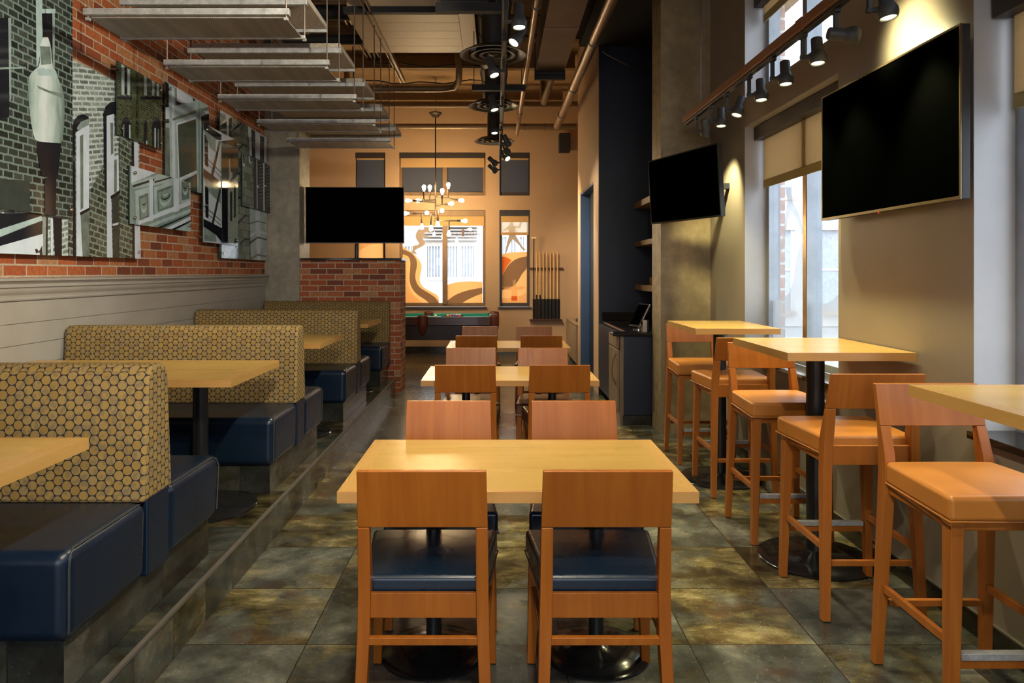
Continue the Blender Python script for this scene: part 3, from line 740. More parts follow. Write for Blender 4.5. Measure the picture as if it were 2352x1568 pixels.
# ---------------------------------------------------------------- mural of glass-faced photo panels
def wp(px, py):
    Y = 2.785*1656/(1140-px); return (Y, 1.48-(py-625)*Y/1656)
def clip(poly, y0, y1, z0, z1):
    def cut(P, ins, inter):
        out = []
        for i in range(len(P)):
            a, c = P[i-1], P[i]
            if ins(c):
                if not ins(a): out.append(inter(a, c))
                out.append(c)
            elif ins(a): out.append(inter(a, c))
        return out
    for ax, lim, sg in ((0, y0, 1), (0, y1, -1), (1, z0, 1), (1, z1, -1)):
        if not poly: return poly
        def inter(a, c, ax=ax, lim=lim):
            q = (lim-a[ax])/(c[ax]-a[ax]); return (a[0]+(c[0]-a[0])*q, a[1]+(c[1]-a[1])*q)
        poly = cut(poly, lambda p, ax=ax, lim=lim, sg=sg: (p[ax]-lim)*sg >= -1e-9, inter)
    return poly
def cres(cx, cy_, rx, ry, th, sk=-.3):
    P = [(cx+rx*math.cos(a), cy_+ry*math.sin(a)+sk*rx*math.cos(a)) for a in [PI*i/10 for i in range(11)]]
    Q = [(cx+rx*.86*math.cos(a), cy_+(ry-th)*math.sin(a)+sk*rx*.86*math.cos(a)) for a in [PI*i/10 for i in range(10, -1, -1)]]
    return P+Q
def panel(label, Y0, Y1, z0, z1, x, base, shapes, ox, oy, s):
    p = thing('photo_panel', label, 'wall art', (x, (Y0+Y1)/2, (z0+z1)/2), 0, 'photo panels on the brick wall')
    cy_, cz_ = (Y0+Y1)/2, (z0+z1)/2; hy, hz = (Y1-Y0)/2, (z1-z0)/2
    b = MB(); b.box(-.006, .004, -hy, hy, -hz, hz, 'print_dark'); b.build('backing', None, p, bevel=.001, sharp=0)
    b = MB(); b.poly([(.005, -hy, -hz), (.005, hy, -hz), (.005, hy, hz), (.005, -hy, hz)], base)
    for i, (pts, m) in enumerate(shapes):
        if m == 'print_globe': pts = smooth(pts, 2)
        q = clip([wp(ox+a/s, oy+c/s) for a, c in pts], Y0, Y1, z0, z1)
        if len(q) > 2: b.poly([(.0053+.00035*(i+1), a-cy_, c-cz_) for a, c in q], m)
    bm = b.bm
    for f in bm.faces:
        f.normal_update()
        if f.normal.x < 0: f.normal_flip()
    b.build('printed_photo', None, p, sharp=0, fix=False)
    for sy in (-1, 1):
        for sz in (-1, 1):
            b = MB(); b.lathe([(.0, .032), (.010, .032), (.012, .028), (.012, .02)], 'chrome', (0, sy*(hy-.045), sz*(hz-.05)), (1, 0, 0), 12)
            b.lathe([(.007, XL-x+.001), (.007, -.006)], 'chrome', (0, sy*(hy-.045), sz*(hz-.05)), (1, 0, 0), 8); b.build('standoff', None, p)
    return p
Z1 = 2.45
FR, BK = -2.765, -2.795
panel('photo panel of a white globe street lamp before dark brick', 3.80, 4.695, 1.835, 3.42, FR, 'print_brick_dark', [
    ([(-60, 100), (26, 100), (26, 660), (-60, 660)], 'print_black'), ([(20, 100), (38, 100), (38, 560), (28, 560)], 'print_mid'),
    ([(-60, 380), (120, 375), (120, 386), (-60, 392)], 'print_mid'),
    ([(175, -200), (212, -200), (215, 200), (190, 370), (180, 370)], 'print_light'), ([(210, 70), (282, 70), (280, 380), (225, 370)], 'print_black'), ([(270, 70), (284, 70), (282, 380), (272, 380)], 'print_mid'),
    ([(200, 50), (287, 50), (287, 75), (200, 75)], 'print_light'),
    ([(215, 210), (245, 210), (262, 260), (268, 370), (290, 400), (305, 450), (330, 500), (342, 600), (335, 740), (320, 805), (180, 800), (160, 760), (140, 640), (128, 470), (140, 420), (170, 390), (200, 370), (195, 260)], 'print_globe'),
    ([(198, 260), (258, 262), (262, 360), (205, 365)], 'print_grey'),
    ([(175, 395), (210, 380), (290, 400), (300, 440), (250, 425), (190, 425)], 'print_light'),
    ([(180, 480), (250, 510), (330, 528), (332, 552), (280, 535), (190, 497)], 'print_grey'),
    ([(182, 795), (318, 808), (312, 870), (302, 980), (290, 1002), (210, 992), (195, 930), (180, 850)], 'print_black'), ([(225, 1000), (290, 1000), (287, 1240), (226, 1230)], 'print_black'),
    ([(60, 1010), (140, 1020), (140, 1200), (-60, 1190), (-60, 1010)], 'print_dark'),
], 0, 0, Z1)
panel('photo panel of arched windows in pale painted brick', 3.80, 5.635, 1.586, 2.878, BK, 'print_brick_pale', [
    ([(-90, 1200), (240, 1200), (235, 1225), (-90, 1330)], 'print_black'), ([(-90, 1320), (235, 1215), (242, 1238), (-90, 1370)], 'print_light'),
    ([(-90, 1370), (242, 1240), (242, 1320), (-90, 1420)], 'print_black'), ([(-90, 1410), (245, 1315), (248, 1500), (-90, 1500)], 'print_white'),
    ([(200, 1400), (212, 1400), (222, 1415), (240, 1380), (244, 1450), (230, 1450), (225, 1420), (205, 1425)], 'print_black'),
    ([(244, 1220), (262, 1220), (258, 1500), (246, 1500)], 'print_mid'), ([(262, 1220), (272, 1220), (270, 1500), (260, 1500)], 'print_black'), ([(300, 1220), (350, 1230), (350, 1500), (315, 1500)], 'print_black'), ([(285, 1230), (300, 1230), (300, 1500), (288, 1500)], 'print_white'),
    ([(390, 640), (405, 700), (420, 1500), (385, 1500)], 'print_brick_mid'), ([(408, 720), (424, 730), (428, 1500), (412, 1500)], 'print_black'),
    ([(408, 720), (416, 680), (440, 650), (470, 642), (500, 658), (500, 692), (430, 740)], 'print_black'), ([(432, 720), (455, 685), (498, 668), (498, 700), (440, 735)], 'print_mid'),
    ([(428, 745), (502, 700), (500, 1170), (482, 1190), (472, 1500), (430, 1500)], 'print_white'), ([(450, 765), (468, 755), (468, 1170), (453, 1182)], 'print_grey'), ([(452, 1205), (505, 1175), (498, 1500), (468, 1500)], 'print_grey'), ([(448, 1195), (508, 1165), (508, 1180), (452, 1212)], 'print_black'),
    ([(505, 1080), (598, 900), (600, 1500), (500, 1500)], 'print_brick_mid'), ([(582, 640), (602, 640), (602, 1080), (586, 1080)], 'print_black'),
    ([(578, 650), (592, 600), (620, 575), (650, 570), (650, 640), (600, 655)], 'print_black'),
    ([(598, 652), (640, 640), (642, 880), (665, 870), (668, 1075), (622, 1100), (634, 1500), (600, 1500)], 'print_white'), ([(618, 690), (634, 690), (636, 862), (622, 872)], 'print_grey'), ([(640, 900), (655, 895), (655, 1080), (640, 1085)], 'print_grey'), ([(630, 1110), (664, 1090), (666, 1500), (636, 1500)], 'print_dark'), ([(630, 1260), (664, 1250), (664, 1262), (630, 1272)], 'print_white'), ([(618, 1105), (668, 1070), (670, 1090), (622, 1120)], 'print_black'),
    ([(668, 770), (748, 790), (752, 1500), (668, 1500)], 'print_brick_mid'), ([(736, 800), (750, 800), (754, 1500), (742, 1500)], 'print_black'), ([(750, 790), (772, 800), (790, 1500), (756, 1500)], 'print_white'),
], 0, 0, Z1)
pc = panel('green photo panel with a vertical restaurant sign between gothic windows', 5.25, 5.945, 2.487, 3.02, FR, 'print_brick_green', [
    ([(640, 540), (890, 545), (890, 562), (640, 556)], 'print_black'),
    ([(664, 360), (680, 370), (680, 535), (664, 530)], 'print_light'), ([(697, 385), (712, 392), (712, 535), (697, 533)], 'print_light'), ([(683, 375), (694, 382), (694, 530), (683, 530)], 'print_black'),
    ([(790, 425), (806, 435), (808, 538), (792, 536)], 'print_light'), ([(836, 452), (850, 460), (850, 540), (836, 538)], 'print_light'), ([(862, 470), (876, 478), (876, 542), (862, 540)], 'print_light'),
    ([(720, 380), (770, 410), (772, 806), (722, 786)], 'print_green'),
    ([(664, 700), (672, 672), (692, 660), (710, 678), (714, 785), (666, 768)], 'print_black'), ([(670, 700), (678, 700), (678, 770), (670, 768)], 'print_grey'), ([(704, 700), (712, 705), (713, 782), (705, 780)], 'print_light'),
    ([(790, 700), (798, 674), (808, 690), (808, 822), (791, 815)], 'print_black'), ([(800, 790), (808, 792), (808, 822), (800, 818)], 'print_light'),
    ([(836, 700), (848, 668), (874, 664), (884, 690), (884, 845), (838, 825)], 'print_black'), ([(848, 720), (856, 720), (856, 830), (848, 828)], 'print_light'), ([(866, 725), (872, 725), (872, 835), (866, 833)], 'print_grey'),
], 0, 0, Z1)
for i, ch in enumerate('RESTAURANT'):
    Yc, zc = wp(746/2.45, (428+i*37)/2.45)
    text_mesh(ch, .062, 'print_black', lambda x, y, Yc=Yc, zc=zc: (.0175, Yc+x-(5.25+5.945)/2, zc-.02+y-(2.487+3.02)/2), 'lettering', pc)
panel('photo panel of a carved stone frieze with swags', 5.43, 6.49, 1.845, 2.285, FR, 'print_mid', [
    ([(720, 930), (880, 965), (720, 1030)], 'print_white'), ([(722, 1030), (900, 970), (1055, 990), (1055, 1010), (725, 1062)], 'print_light'), ([(725, 1042), (850, 1005), (850, 1016), (728, 1056)], 'print_dark'), ([(850, 1020), (960, 990), (960, 998), (852, 1030)], 'print_dark'),
    ([(740, 1075), (822, 1050), (824, 1245), (745, 1265)], 'print_light'), ([(760, 1105), (814, 1085), (818, 1222), (766, 1242)], 'print_grey'), ([(768, 1120), (806, 1106), (810, 1212), (774, 1228)], 'print_mid'), (cres(790, 1160, 15, 38, 20), 'print_light'), (cres(790, 1140, 10, 16, 9), 'print_dark'),
    ([(820, 1010), (840, 1005), (842, 1240), (824, 1245)], 'print_white'),
    ([(845, 1055), (965, 1015), (968, 1190), (850, 1220)], 'print_light'), ([(862, 1072), (952, 1040), (956, 1162), (868, 1192)], 'print_grey'), ([(870, 1085), (946, 1056), (950, 1152), (876, 1180)], 'print_mid'), (cres(911, 1112, 34, 46, 22), 'print_light'), (cres(911, 1098, 26, 26, 9), 'print_dark'), (cres(911, 1088, 14, 16, 12), 'print_light'),
    ([(955, 1008), (988, 998), (990, 1185), (962, 1196)], 'print_white'), ([(990, 1010), (1055, 1000), (1055, 1150), (992, 1145)], 'print_light'), ([(1000, 1022), (1044, 1015), (1045, 1118), (1002, 1128)], 'print_grey'), (cres(1023, 1058, 16, 40, 20), 'print_light'), (cres(1023, 1046, 11, 18, 9), 'print_dark'),
    ([(750, 1245), (1055, 1125), (1055, 1152), (750, 1268)], 'print_white'), ([(800, 1268), (1055, 1172), (1055, 1192), (830, 1276)], 'print_light'), ([(860, 1280), (1055, 1200), (1055, 1206), (885, 1285)], 'print_dark'), ([(900, 1290), (1055, 1215), (1055, 1236), (940, 1296)], 'print_white'), ([(935, 1292), (1055, 1238), (1055, 1243), (950, 1298)], 'print_black'), ([(950, 1300), (1055, 1250), (1055, 1320), (950, 1320)], 'print_light'),
], 0, 0, Z1)
Z2 = 3.407
panel('photo panel of a tall pale stone window with speckled glass', 6.08, 6.98, 2.225, 3.09, BK, 'print_light', [
    ([(70, 90), (98, 110), (98, 295), (70, 295)], 'print_black'), ([(70, 295), (120, 290), (125, 385), (70, 385)], 'print_white'), ([(70, 385), (100, 385), (100, 415), (70, 420)], 'print_dark'), ([(70, 450), (102, 455), (108, 860), (70, 840)], 'print_grey'),
    ([(100, 120), (150, 150), (168, 870), (108, 860)], 'print_light'), ([(118, 140), (138, 148), (150, 860), (125, 858)], 'print_white'), ([(150, 135), (300, 235), (300, 250), (150, 280)], 'print_white'), ([(150, 140), (156, 145), (158, 275), (150, 280)], 'print_black'), ([(158, 245), (195, 265), (235, 262), (160, 278)], 'print_black'), ([(285, 220), (302, 232), (302, 245), (285, 245)], 'print_black'),
    ([(125, 380), (345, 305), (410, 290), (410, 310), (128, 400)], 'print_grey'), ([(150, 420), (312, 365), (312, 388), (158, 436)], 'print_white'), ([(160, 434), (306, 386), (312, 792), (176, 848)], 'print_speckle'), ([(152, 425), (164, 430), (178, 850), (168, 860)], 'print_white'), ([(170, 850), (314, 786), (316, 808), (172, 872)], 'print_white'), ([(205, 870), (316, 815), (320, 990), (215, 1000)], 'print_speckle'), ([(205, 870), (316, 815), (316, 826), (210, 880)], 'print_black'),
    ([(310, 320), (348, 310), (350, 1010), (318, 1010)], 'print_light'), ([(322, 320), (334, 316), (340, 1010), (326, 1010)], 'print_mid'), ([(345, 370), (410, 345), (410, 450), (350, 430)], 'print_black'), ([(345, 345), (410, 318), (410, 335), (345, 365)], 'print_white'),
], 360, 160, Z2)
panel('photo panel of a black fire escape on a white building', 6.79, 7.685, 1.765, 2.884, FR, 'print_white', [
    ([(350, 505), (380, 525), (382, 765), (356, 745)], 'print_black'), ([(356, 640), (382, 655), (382, 665), (356, 650)], 'print_mid'), ([(356, 905), (384, 925), (384, 1168), (360, 1150)], 'print_black'), ([(358, 1050), (384, 1062), (384, 1070), (358, 1058)], 'print_mid'),
    ([(330, 405), (485, 510), (485, 550), (440, 545), (335, 460)], 'print_black'), ([(345, 470), (440, 540), (440, 650), (390, 600)], 'print_mid'), ([(335, 765), (492, 885), (485, 930), (400, 900), (338, 830)], 'print_black'), ([(340, 840), (480, 925), (480, 1050), (392, 960)], 'print_mid'), ([(340, 1165), (490, 1240), (488, 1350), (440, 1290), (342, 1225)], 'print_black'), ([(345, 1230), (440, 1290), (445, 1345), (345, 1340)], 'print_mid'),
    ([(465, 560), (480, 560), (418, 835), (402, 818)], 'print_dark'), ([(468, 935), (482, 938), (422, 1210), (407, 1197)], 'print_dark'),
    ([(340, 660), (480, 800), (480, 804), (340, 664)], 'print_black'), ([(340, 700), (480, 840), (480, 844), (340, 704)], 'print_black'), ([(344, 1060), (480, 1180), (480, 1184), (344, 1064)], 'print_black'), ([(344, 1100), (480, 1215), (480, 1219), (344, 1104)], 'print_black'),
    ([(484, 560), (620, 540), (620, 800), (530, 935), (484, 890)], 'print_dark'), ([(540, 700), (566, 690), (568, 835), (540, 885)], 'print_stripe'), ([(550, 700), (566, 660), (575, 690), (572, 800), (556, 800)], 'print_black'), ([(528, 915), (620, 785), (620, 1400), (535, 1400)], 'print_stripe'), ([(528, 915), (620, 770), (620, 805), (530, 938)], 'print_black'),
    ([(548, 970), (556, 950), (566, 960), (566, 1180), (550, 1190)], 'print_dark'), ([(578, 930), (586, 905), (594, 915), (594, 1150), (580, 1160)], 'print_dark'), ([(580, 1340), (590, 1315), (600, 1325), (600, 1400), (580, 1400)], 'print_dark'),
    ([(484, 880), (530, 920), (532, 1400), (488, 1400)], 'print_black'),
], 360, 160, Z2)
panel('photo panel of stone blocks with a white column at the base', 7.28, 8.745, 1.622, 3.12, BK, 'print_stone', [
    ([(490, 300), (595, 365), (590, 560), (490, 600)], 'print_white'), ([(500, 440), (550, 402), (550, 505), (508, 560)], 'print_dark'), ([(566, 385), (592, 372), (590, 540), (570, 545)], 'print_dark'), ([(490, 330), (540, 360), (545, 385), (490, 425)], 'print_mid'), ([(490, 545), (580, 540), (580, 640), (490, 640)], 'print_dark'),
    ([(595, 470), (660, 415), (668, 420), (598, 486)], 'print_black'), ([(600, 655), (680, 575), (715, 595), (715, 603), (682, 590), (604, 668)], 'print_black'), ([(605, 850), (650, 800), (652, 812), (608, 866)], 'print_black'), ([(608, 1030), (655, 985), (656, 998), (610, 1044)], 'print_black'), ([(610, 1220), (690, 1135), (720, 1140), (720, 1148), (692, 1150), (612, 1238)], 'print_black'), ([(612, 1400), (690, 1320), (724, 1325), (724, 1334), (692, 1334), (614, 1416)], 'print_black'),
    ([(712, 440), (860, 530), (860, 730), (730, 670)], 'print_white'), ([(740, 462), (770, 482), (772, 695), (744, 680)], 'print_black'), ([(808, 510), (842, 530), (840, 730), (808, 715)], 'print_black'),
    ([(724, 1060), (870, 1090), (870, 1500), (736, 1500)], 'print_light'), ([(770, 1070), (808, 1075), (812, 1500), (784, 1500)], 'print_white'), ([(726, 1200), (790, 1180), (862, 1200), (862, 1208), (790, 1190), (728, 1210)], 'print_grey'), ([(728, 1290), (790, 1255), (862, 1275), (862, 1295), (790, 1275), (730, 1310)], 'print_white'), ([(730, 1345), (790, 1305), (862, 1325), (862, 1336), (790, 1318), (732, 1362)], 'print_dark'), ([(735, 1470), (790, 1440), (862, 1455), (862, 1470), (790, 1456), (738, 1485)], 'print_grey'),
    ([(505, 1355), (612, 1358), (612, 1500), (505, 1500)], 'print_light'), ([(530, 1390), (612, 1370), (560, 1470), (520, 1480)], 'print_white'),
], 360, 160, Z2)
panel('small photo panel of dark louvred shutters beside stonework', 7.84, 8.80, 2.205, 2.775, FR, 'print_stone', [
    ([(645, 620), (668, 635), (672, 760), (650, 745)], 'print_white'), ([(655, 655), (668, 662), (670, 740), (658, 730)], 'print_black'), ([(700, 650), (724, 665), (726, 735), (702, 725)], 'print_white'), ([(712, 672), (724, 680), (724, 725), (714, 720)], 'print_black'),
    ([(738, 660), (900, 720), (900, 1140), (742, 1090)], 'print_black'), ([(762, 680), (768, 682), (771, 1090), (764, 1088)], 'print_white'), ([(764, 900), (780, 905), (780, 925), (764, 920)], 'print_white'), ([(814, 700), (825, 704), (826, 1110), (816, 1106)], 'print_white'), ([(816, 900), (838, 905), (838, 915), (816, 912)], 'print_white'), ([(866, 720), (884, 728), (886, 1130), (868, 1120)], 'print_light'),
] + [([(776, 740+i*26), (810, 735+i*26), (810, 740+i*26), (776, 746+i*26)], 'print_grey') for i in range(12)] + [([(830, 760+i*26), (864, 752+i*26), (864, 757+i*26), (830, 766+i*26)], 'print_grey') for i in range(13)], 360, 160, Z2)

# ---------------------------------------------------------------- booths
PF = .184
def booth(label, Yc, double=True):
    r = thing('booth_bench', label, 'booth bench', (0, Yc, PF), 0, 'upholstered booth benches')
    xw, xe = -2.815, -1.29
    y0, y1 = -.60, (.60 if double else .02)
    b = MB(); b.box(xw, xe-.035, y0+.045, y1-(.045 if double else 0), 0, .165, 'base_tile'); b.build('base', None, r, bevel=.002)
    for s in ((-1, 1) if double else (-1,)):
        a, c = s*.092, s*.60
        lo, hi = min(a, c), max(a, c)
        b = MB(); f = s*.012
        P = [(xw, lo, .165), (xe-.006, lo, .165), (xe-.006, hi, .165), (xw, hi, .165), (xw, lo, .452), (xe, lo, .452), (xe, hi, .452), (xw, hi, .452)]
        P = [(x, y-(f if abs(y) > .5 and z < .3 else 0), z) for x, y, z in P]
        b.hexa(P, 'navy_leather'); st = b.build('seat_cushion', None, r, bevel=.042, seg=4)
        # double stitched seam round the side panel
        b = MB()
        for off in (0, .007):
            pts = [(xe-.0065, s*(.582-off), .20), (xe-.001, s*(.590-off), .40), (xe-.006, s*(.575-off), .435), (xe-.012-off, s*(.545-off), .4475), (xe-.013-off, s*.13, .4475)]
            b.tube(pts, .0016, 'stitching', 5)
        b.build('stitching', None, st)
    b = MB(); b.box(xe-.05, xe-.004, -.088, .088 if double else .02, .165, .46, 'navy_leather'); b.build('filler_panel', None, r, bevel=.008, seg=2)
    b = MB(); ww = .118; tw = .078
    prof = [(-ww, .444), (-tw-.004, .90), (-tw+.012, .932), (-tw+.04, .945)] + ([(tw-.04, .945), (tw-.012, .932), (tw+.004, .90), (ww, .444)] if double else [(.02, .945), (.02, .444)])
    b.prism(prof, lambda a, c, d: (d, a, c), xw, xe-.003, 'hex_fabric'); b.build('backrest', None, r, bevel=.018, seg=3, sharp=50)
    return r
booth('patterned booth bench in front of the other booths, its near seat cut by the frame', 2.765)
booth('double booth bench behind the frontmost booth, with the second wall table before it', 4.775)
booth('double booth bench, third along the wall from the camera end', 6.79)
booth('single-sided booth bench backing onto the brick half wall', 8.79, False)

# ---------------------------------------------------------------- tables
def table_top(r, x0, x1, y0, y1, z1, th=.038, bw=.062, ends=True):
    b = MB(); b.box(x0+bw, x1-bw, y0+(.02 if ends else bw), y1-(.02 if ends else bw), z1-th, z1, 'table_wood'); b.build('table_top', None, r, sharp=0)
    b = MB(); e = .02 if ends else bw
    z0 = z1-th
    b.hexa([(x0, y0, z0), (x0+bw, y0+e, z0), (x0+bw, y1-e, z0), (x0, y1, z0), (x0, y0, z1), (x0+bw, y0+e, z1), (x0+bw, y1-e, z1), (x0, y1, z1)], 'table_edge_y')
    b.hexa([(x1-bw, y0+e, z0), (x1, y0, z0), (x1, y1, z0), (x1-bw, y1-e, z0), (x1-bw, y0+e, z1), (x1, y0, z1), (x1, y1, z1), (x1-bw, y1-e, z1)], 'table_edge_y')
    b.hexa([(x0, y0, z0), (x1, y0, z0), (x1-bw, y0+e, z0), (x0+bw, y0+e, z0), (x0, y0, z1), (x1, y0, z1), (x1-bw, y0+e, z1), (x0+bw, y0+e, z1)], 'table_edge')
    b.hexa([(x0+bw, y1-e, z0), (x1-bw, y1-e, z0), (x1, y1, z0), (x0, y1, z0), (x0+bw, y1-e, z1), (x1-bw, y1-e, z1), (x1, y1, z1), (x0, y1, z1)], 'table_edge')
    b.build('edge_band', None, r, sharp=0)
def pedestal(r, x, y, zt, rb, rp):
    b = MB(); b.lathe([(.0005, .0), (rb, .0), (rb, .008), (rb-.012, .016), (rb*.55, .026), (rp+.03, .034), (rp+.012, .045), (rp+.001, .05)], 'black_gloss', (x, y, 0), n=48); b.build('base_plate', None, r)
    b = MB(); b.lathe([(rp, .045), (rp, zt-.012)], 'black_metal', (x, y, 0), n=24); b.build('pole', None, r)
    b = MB(); b.box(x-.15, x+.15, y-.012, y+.012, zt-.012, zt-.001, 'black_metal'); b.box(x-.012, x+.012, y-.15, y+.15, zt-.024, zt-.013, 'black_metal'); b.build('support_bracket', None, r)
for lab, Yc in (('booth table at the frame edge in front of the first patterned bench', 1.935), ('long booth table between the first and second double benches', 3.985), ('booth table between the second and third double benches', 5.80), ('booth table before the bench on the brick half wall', 7.83)):
    r = thing('booth_table', lab, 'table', (-2.065, Yc, PF), 0, 'booth tables along the brick wall')
    table_top(r, -.735, .745, -.40, .40, .761); pedestal(r, .43, 0, .722, .30, .041); pedestal(r, -.42, 0, .722, .24, .041)
TY = [2.428, 4.92, 7.04]
TX = [.073, .094, .118]
for i, lab in enumerate(('large dining table in front, with navy seats tucked under it', 'dining table in the middle of the aisle row', 'dining table at the pool-table end of the aisle row')):
    r = thing('dining_table', lab, 'table', (TX[i], TY[i]+.38, 0), 0, 'dining tables down the aisle')
    table_top(r, -.61, .61, -.38, .38, .74, ends=True); pedestal(r, -.316, 0, .70, .205, .03); pedestal(r, .316, 0, .70, .205, .03)
for i, (lab, x0, x1, y0, y1) in enumerate((('tall square table by the concrete column', 1.322, 1.885, 4.78, 5.57), ('tall table under the large television', 1.352, 1.95, 3.345, 4.12), ('tall table at the frame edge with its corner in view', 1.371, 1.95, 1.62, 2.40))):
    r = thing('bar_table', lab, 'table', ((x0+x1)/2, (y0+y1)/2, 0), 0, 'tall bar tables along the window wall')
    table_top(r, -(x1-x0)/2, (x1-x0)/2, -(y1-y0)/2, (y1-y0)/2, 1.106, .038, .05); pedestal(r, 0, 0, 1.066, .285, .045)

# ---------------------------------------------------------------- chairs and stools
def crown_cushion(b, w0, w1, y0, y1, z0, z1, m, n=7):
    """trapezoid cushion: w0 rear width, w1 front width; domed top"""
    rows = []
    for i in range(n+1):
        u = i/n; y = y0+(y1-y0)*u; w = w0+(w1-w0)*u
        rows.append([(-w/2+w*j/n, y, z1+.012*math.sin(PI*u)*math.sin(PI*j/n)) for j in range(n+1)])
    V = b.quadgrid(rows, m)
    k = b.mi(m)
    ring = [V[0][j] for j in range(n+1)] + [V[i][n] for i in range(1, n+1)] + [V[n][j] for j in range(n-1, -1, -1)] + [V[i][0] for i in range(n-1, 0, -1)]
    low = []
    for v in ring: low.append(b.bm.verts.new((v.co.x, v.co.y, z0)))
    for i in range(len(ring)):
        f = b.bm.faces.new((ring[i], low[i], low[(i+1) % len(ring)], ring[(i+1) % len(ring)])); f.material_index = k
    f = b.bm.faces.new(low); f.material_index = k
def make_chair(name, label, cat, group, wood_m, seat_m, H, stool):
    r = thing(name, label, cat, (0, 0, 0), 0, group)
    W = .404 if not stool else .392; st = H['seat']; pb, pt = H['pb'], H['pt']
    hw = W/2; fl = .018 if not stool else .026
    # back panel, leaning away
    b = MB(); yb, yt = -.222, -.262
    b.hexa([(-hw-.004, yb-.013, pb), (hw+.004, yb-.013, pb), (hw+.004, yb+.013, pb), (-hw-.004, yb+.013, pb), (-hw, yt-.011, pt), (hw, yt-.011, pt), (hw, yt+.011, pt), (-hw, yt+.011, pt)], wood_m)
    b.build('backrest', None, r, bevel=.003)
    for s in (-1, 1):
        b = MB(); lw = .036
        def sec(z, xo, yc, w, d):
            x0, x1 = sorted((s*xo, s*(xo-w))); return [(x0, yc-d/2, z), (x1, yc-d/2, z), (x1, yc+d/2, z), (x0, yc+d/2, z)]
        rows = [sec(0.004, hw+fl, -.225, .034, .034), sec(st-.13, hw+fl*.5, -.192, .040, .050), sec(st, hw+fl*.35, -.190, .040, .054), sec(st+.06, hw+.006, -.198, .040, .048), sec(pb-.001, hw+.004, -.222, .038, .028)]
        V = b.quadgrid(rows, wood_m, closed_v=True, smooth=False); b.cap(V[0], wood_m, True); b.cap(V[-1], wood_m)
        b.build('rear_leg', None, r, bevel=.003)
        b = MB(); fw = .225 if not stool else .212; z0 = st-.052
        rows = [sec(0.004, fw+fl*.4, .222, .032, .034), sec(z0, fw, .208, .044, .05)]
        V = b.quadgrid(rows, wood_m, closed_v=True, smooth=False); b.cap(V[0], wood_m, True); b.cap(V[-1], wood_m)
        b.build('front_leg', None, r, bevel=.003)
        b = MB(); b.hexa([(s*(hw-.012)-.009, -.17, st-.052-.03), (s*(hw-.012)+.009, -.17, st-.082), (s*(fw-.02)+.009, .183, st-.082), (s*(fw-.02)-.009, .183, st-.082), (s*(hw-.012)-.009, -.17, st-.047), (s*(hw-.012)+.009, -.17, st-.047), (s*(fw-.02)+.009, .183, st-.047), (s*(fw-.02)-.009, .183, st-.047)], wood_m)
        b.build('side_rail', None, r, bevel=.002)
        b = MB(); zz_ = H['side']; xr = hw+fl*.62-.018
        b.hexa([(s*xr-.009, -.188, zz_-.014), (s*xr+.009, -.188, zz_-.014), (s*(fw-.017)+.009, .194, zz_-.014), (s*(fw-.017)-.009, .194, zz_-.014), (s*xr-.009, -.188, zz_+.014), (s*xr+.009, -.188, zz_+.014), (s*(fw-.017)+.009, .194, zz_+.014), (s*(fw-.017)-.009, .194, zz_+.014)], wood_m)
        b.build('stretcher', None, r, bevel=.002)
        for px_, py_ in ((s*(hw+fl-.017), -.225), (s*(fw+fl*.4-.016), .222)):
            pass
    rh = .086 if stool else .082
    b = MB(); b.box(-hw+.030, hw-.030, -.203, -.185, st-.047-rh+.047, st-.003, wood_m); b.build('rear_rail', None, r, bevel=.002)
    b = MB(); b.box(-fw+.046, fw-.046, .20, .218, st-.082, st-.05, wood_m); b.build('front_rail', None, r, bevel=.002)
    zr = H['rear']; b = MB(); b.box(-hw+.024, hw-.024, -.215, -.195, zr-.012, zr+.012, wood_m); b.build('stretcher', None, r, bevel=.002)
    if stool:
        b = MB(); b.box(-fw+.035, fw-.035, .205, .225, .225, .252, wood_m); fr = b.build('footrest', None, r, bevel=.002)
        b = MB(); b.box(-fw+.036, fw-.036, .201, .229, .253, .275, 'galvanised'); b.build('kick_plate', None, fr, bevel=.002)
    b = MB()
    if stool: crown_cushion(b, .40, .455, -.178, .252, st-.046, st+.036, seat_m)
    else: crown_cushion(b, .385, .475, -.178, .255, st-.046, st+.042, seat_m)
    cu = b.build('seat_cushion', None, r, bevel=.017, seg=3)
    b = MB(); w0, w1 = (.40, .455) if stool else (.385, .475)
    b.tube([(-w0/2-.001, -.176, st-.042), (-w1/2-.001, .253, st-.042), (w1/2+.001, .253, st-.042), (w0/2+.001, -.176, st-.042)], .004, seat_m, 6); b.build('piping', None, cu)
    return r
HC = dict(seat=.455, pb=.674, pt=.862, side=.29, rear=.303)
HS = dict(seat=.742, pb=.902, pt=1.054, side=.30, rear=.24)
navy = make_chair('dining_chair', 'x', 'chair', 'wooden dining chairs down the aisle', 'chair_wood', 'chair_leather', HC, False)
cocoa = make_chair('dining_chair', 'x', 'chair', 'wooden dining chairs down the aisle', 'chair_wood', 'cocoa_leather', HC, False)
index_kids(navy); index_kids(cocoa)
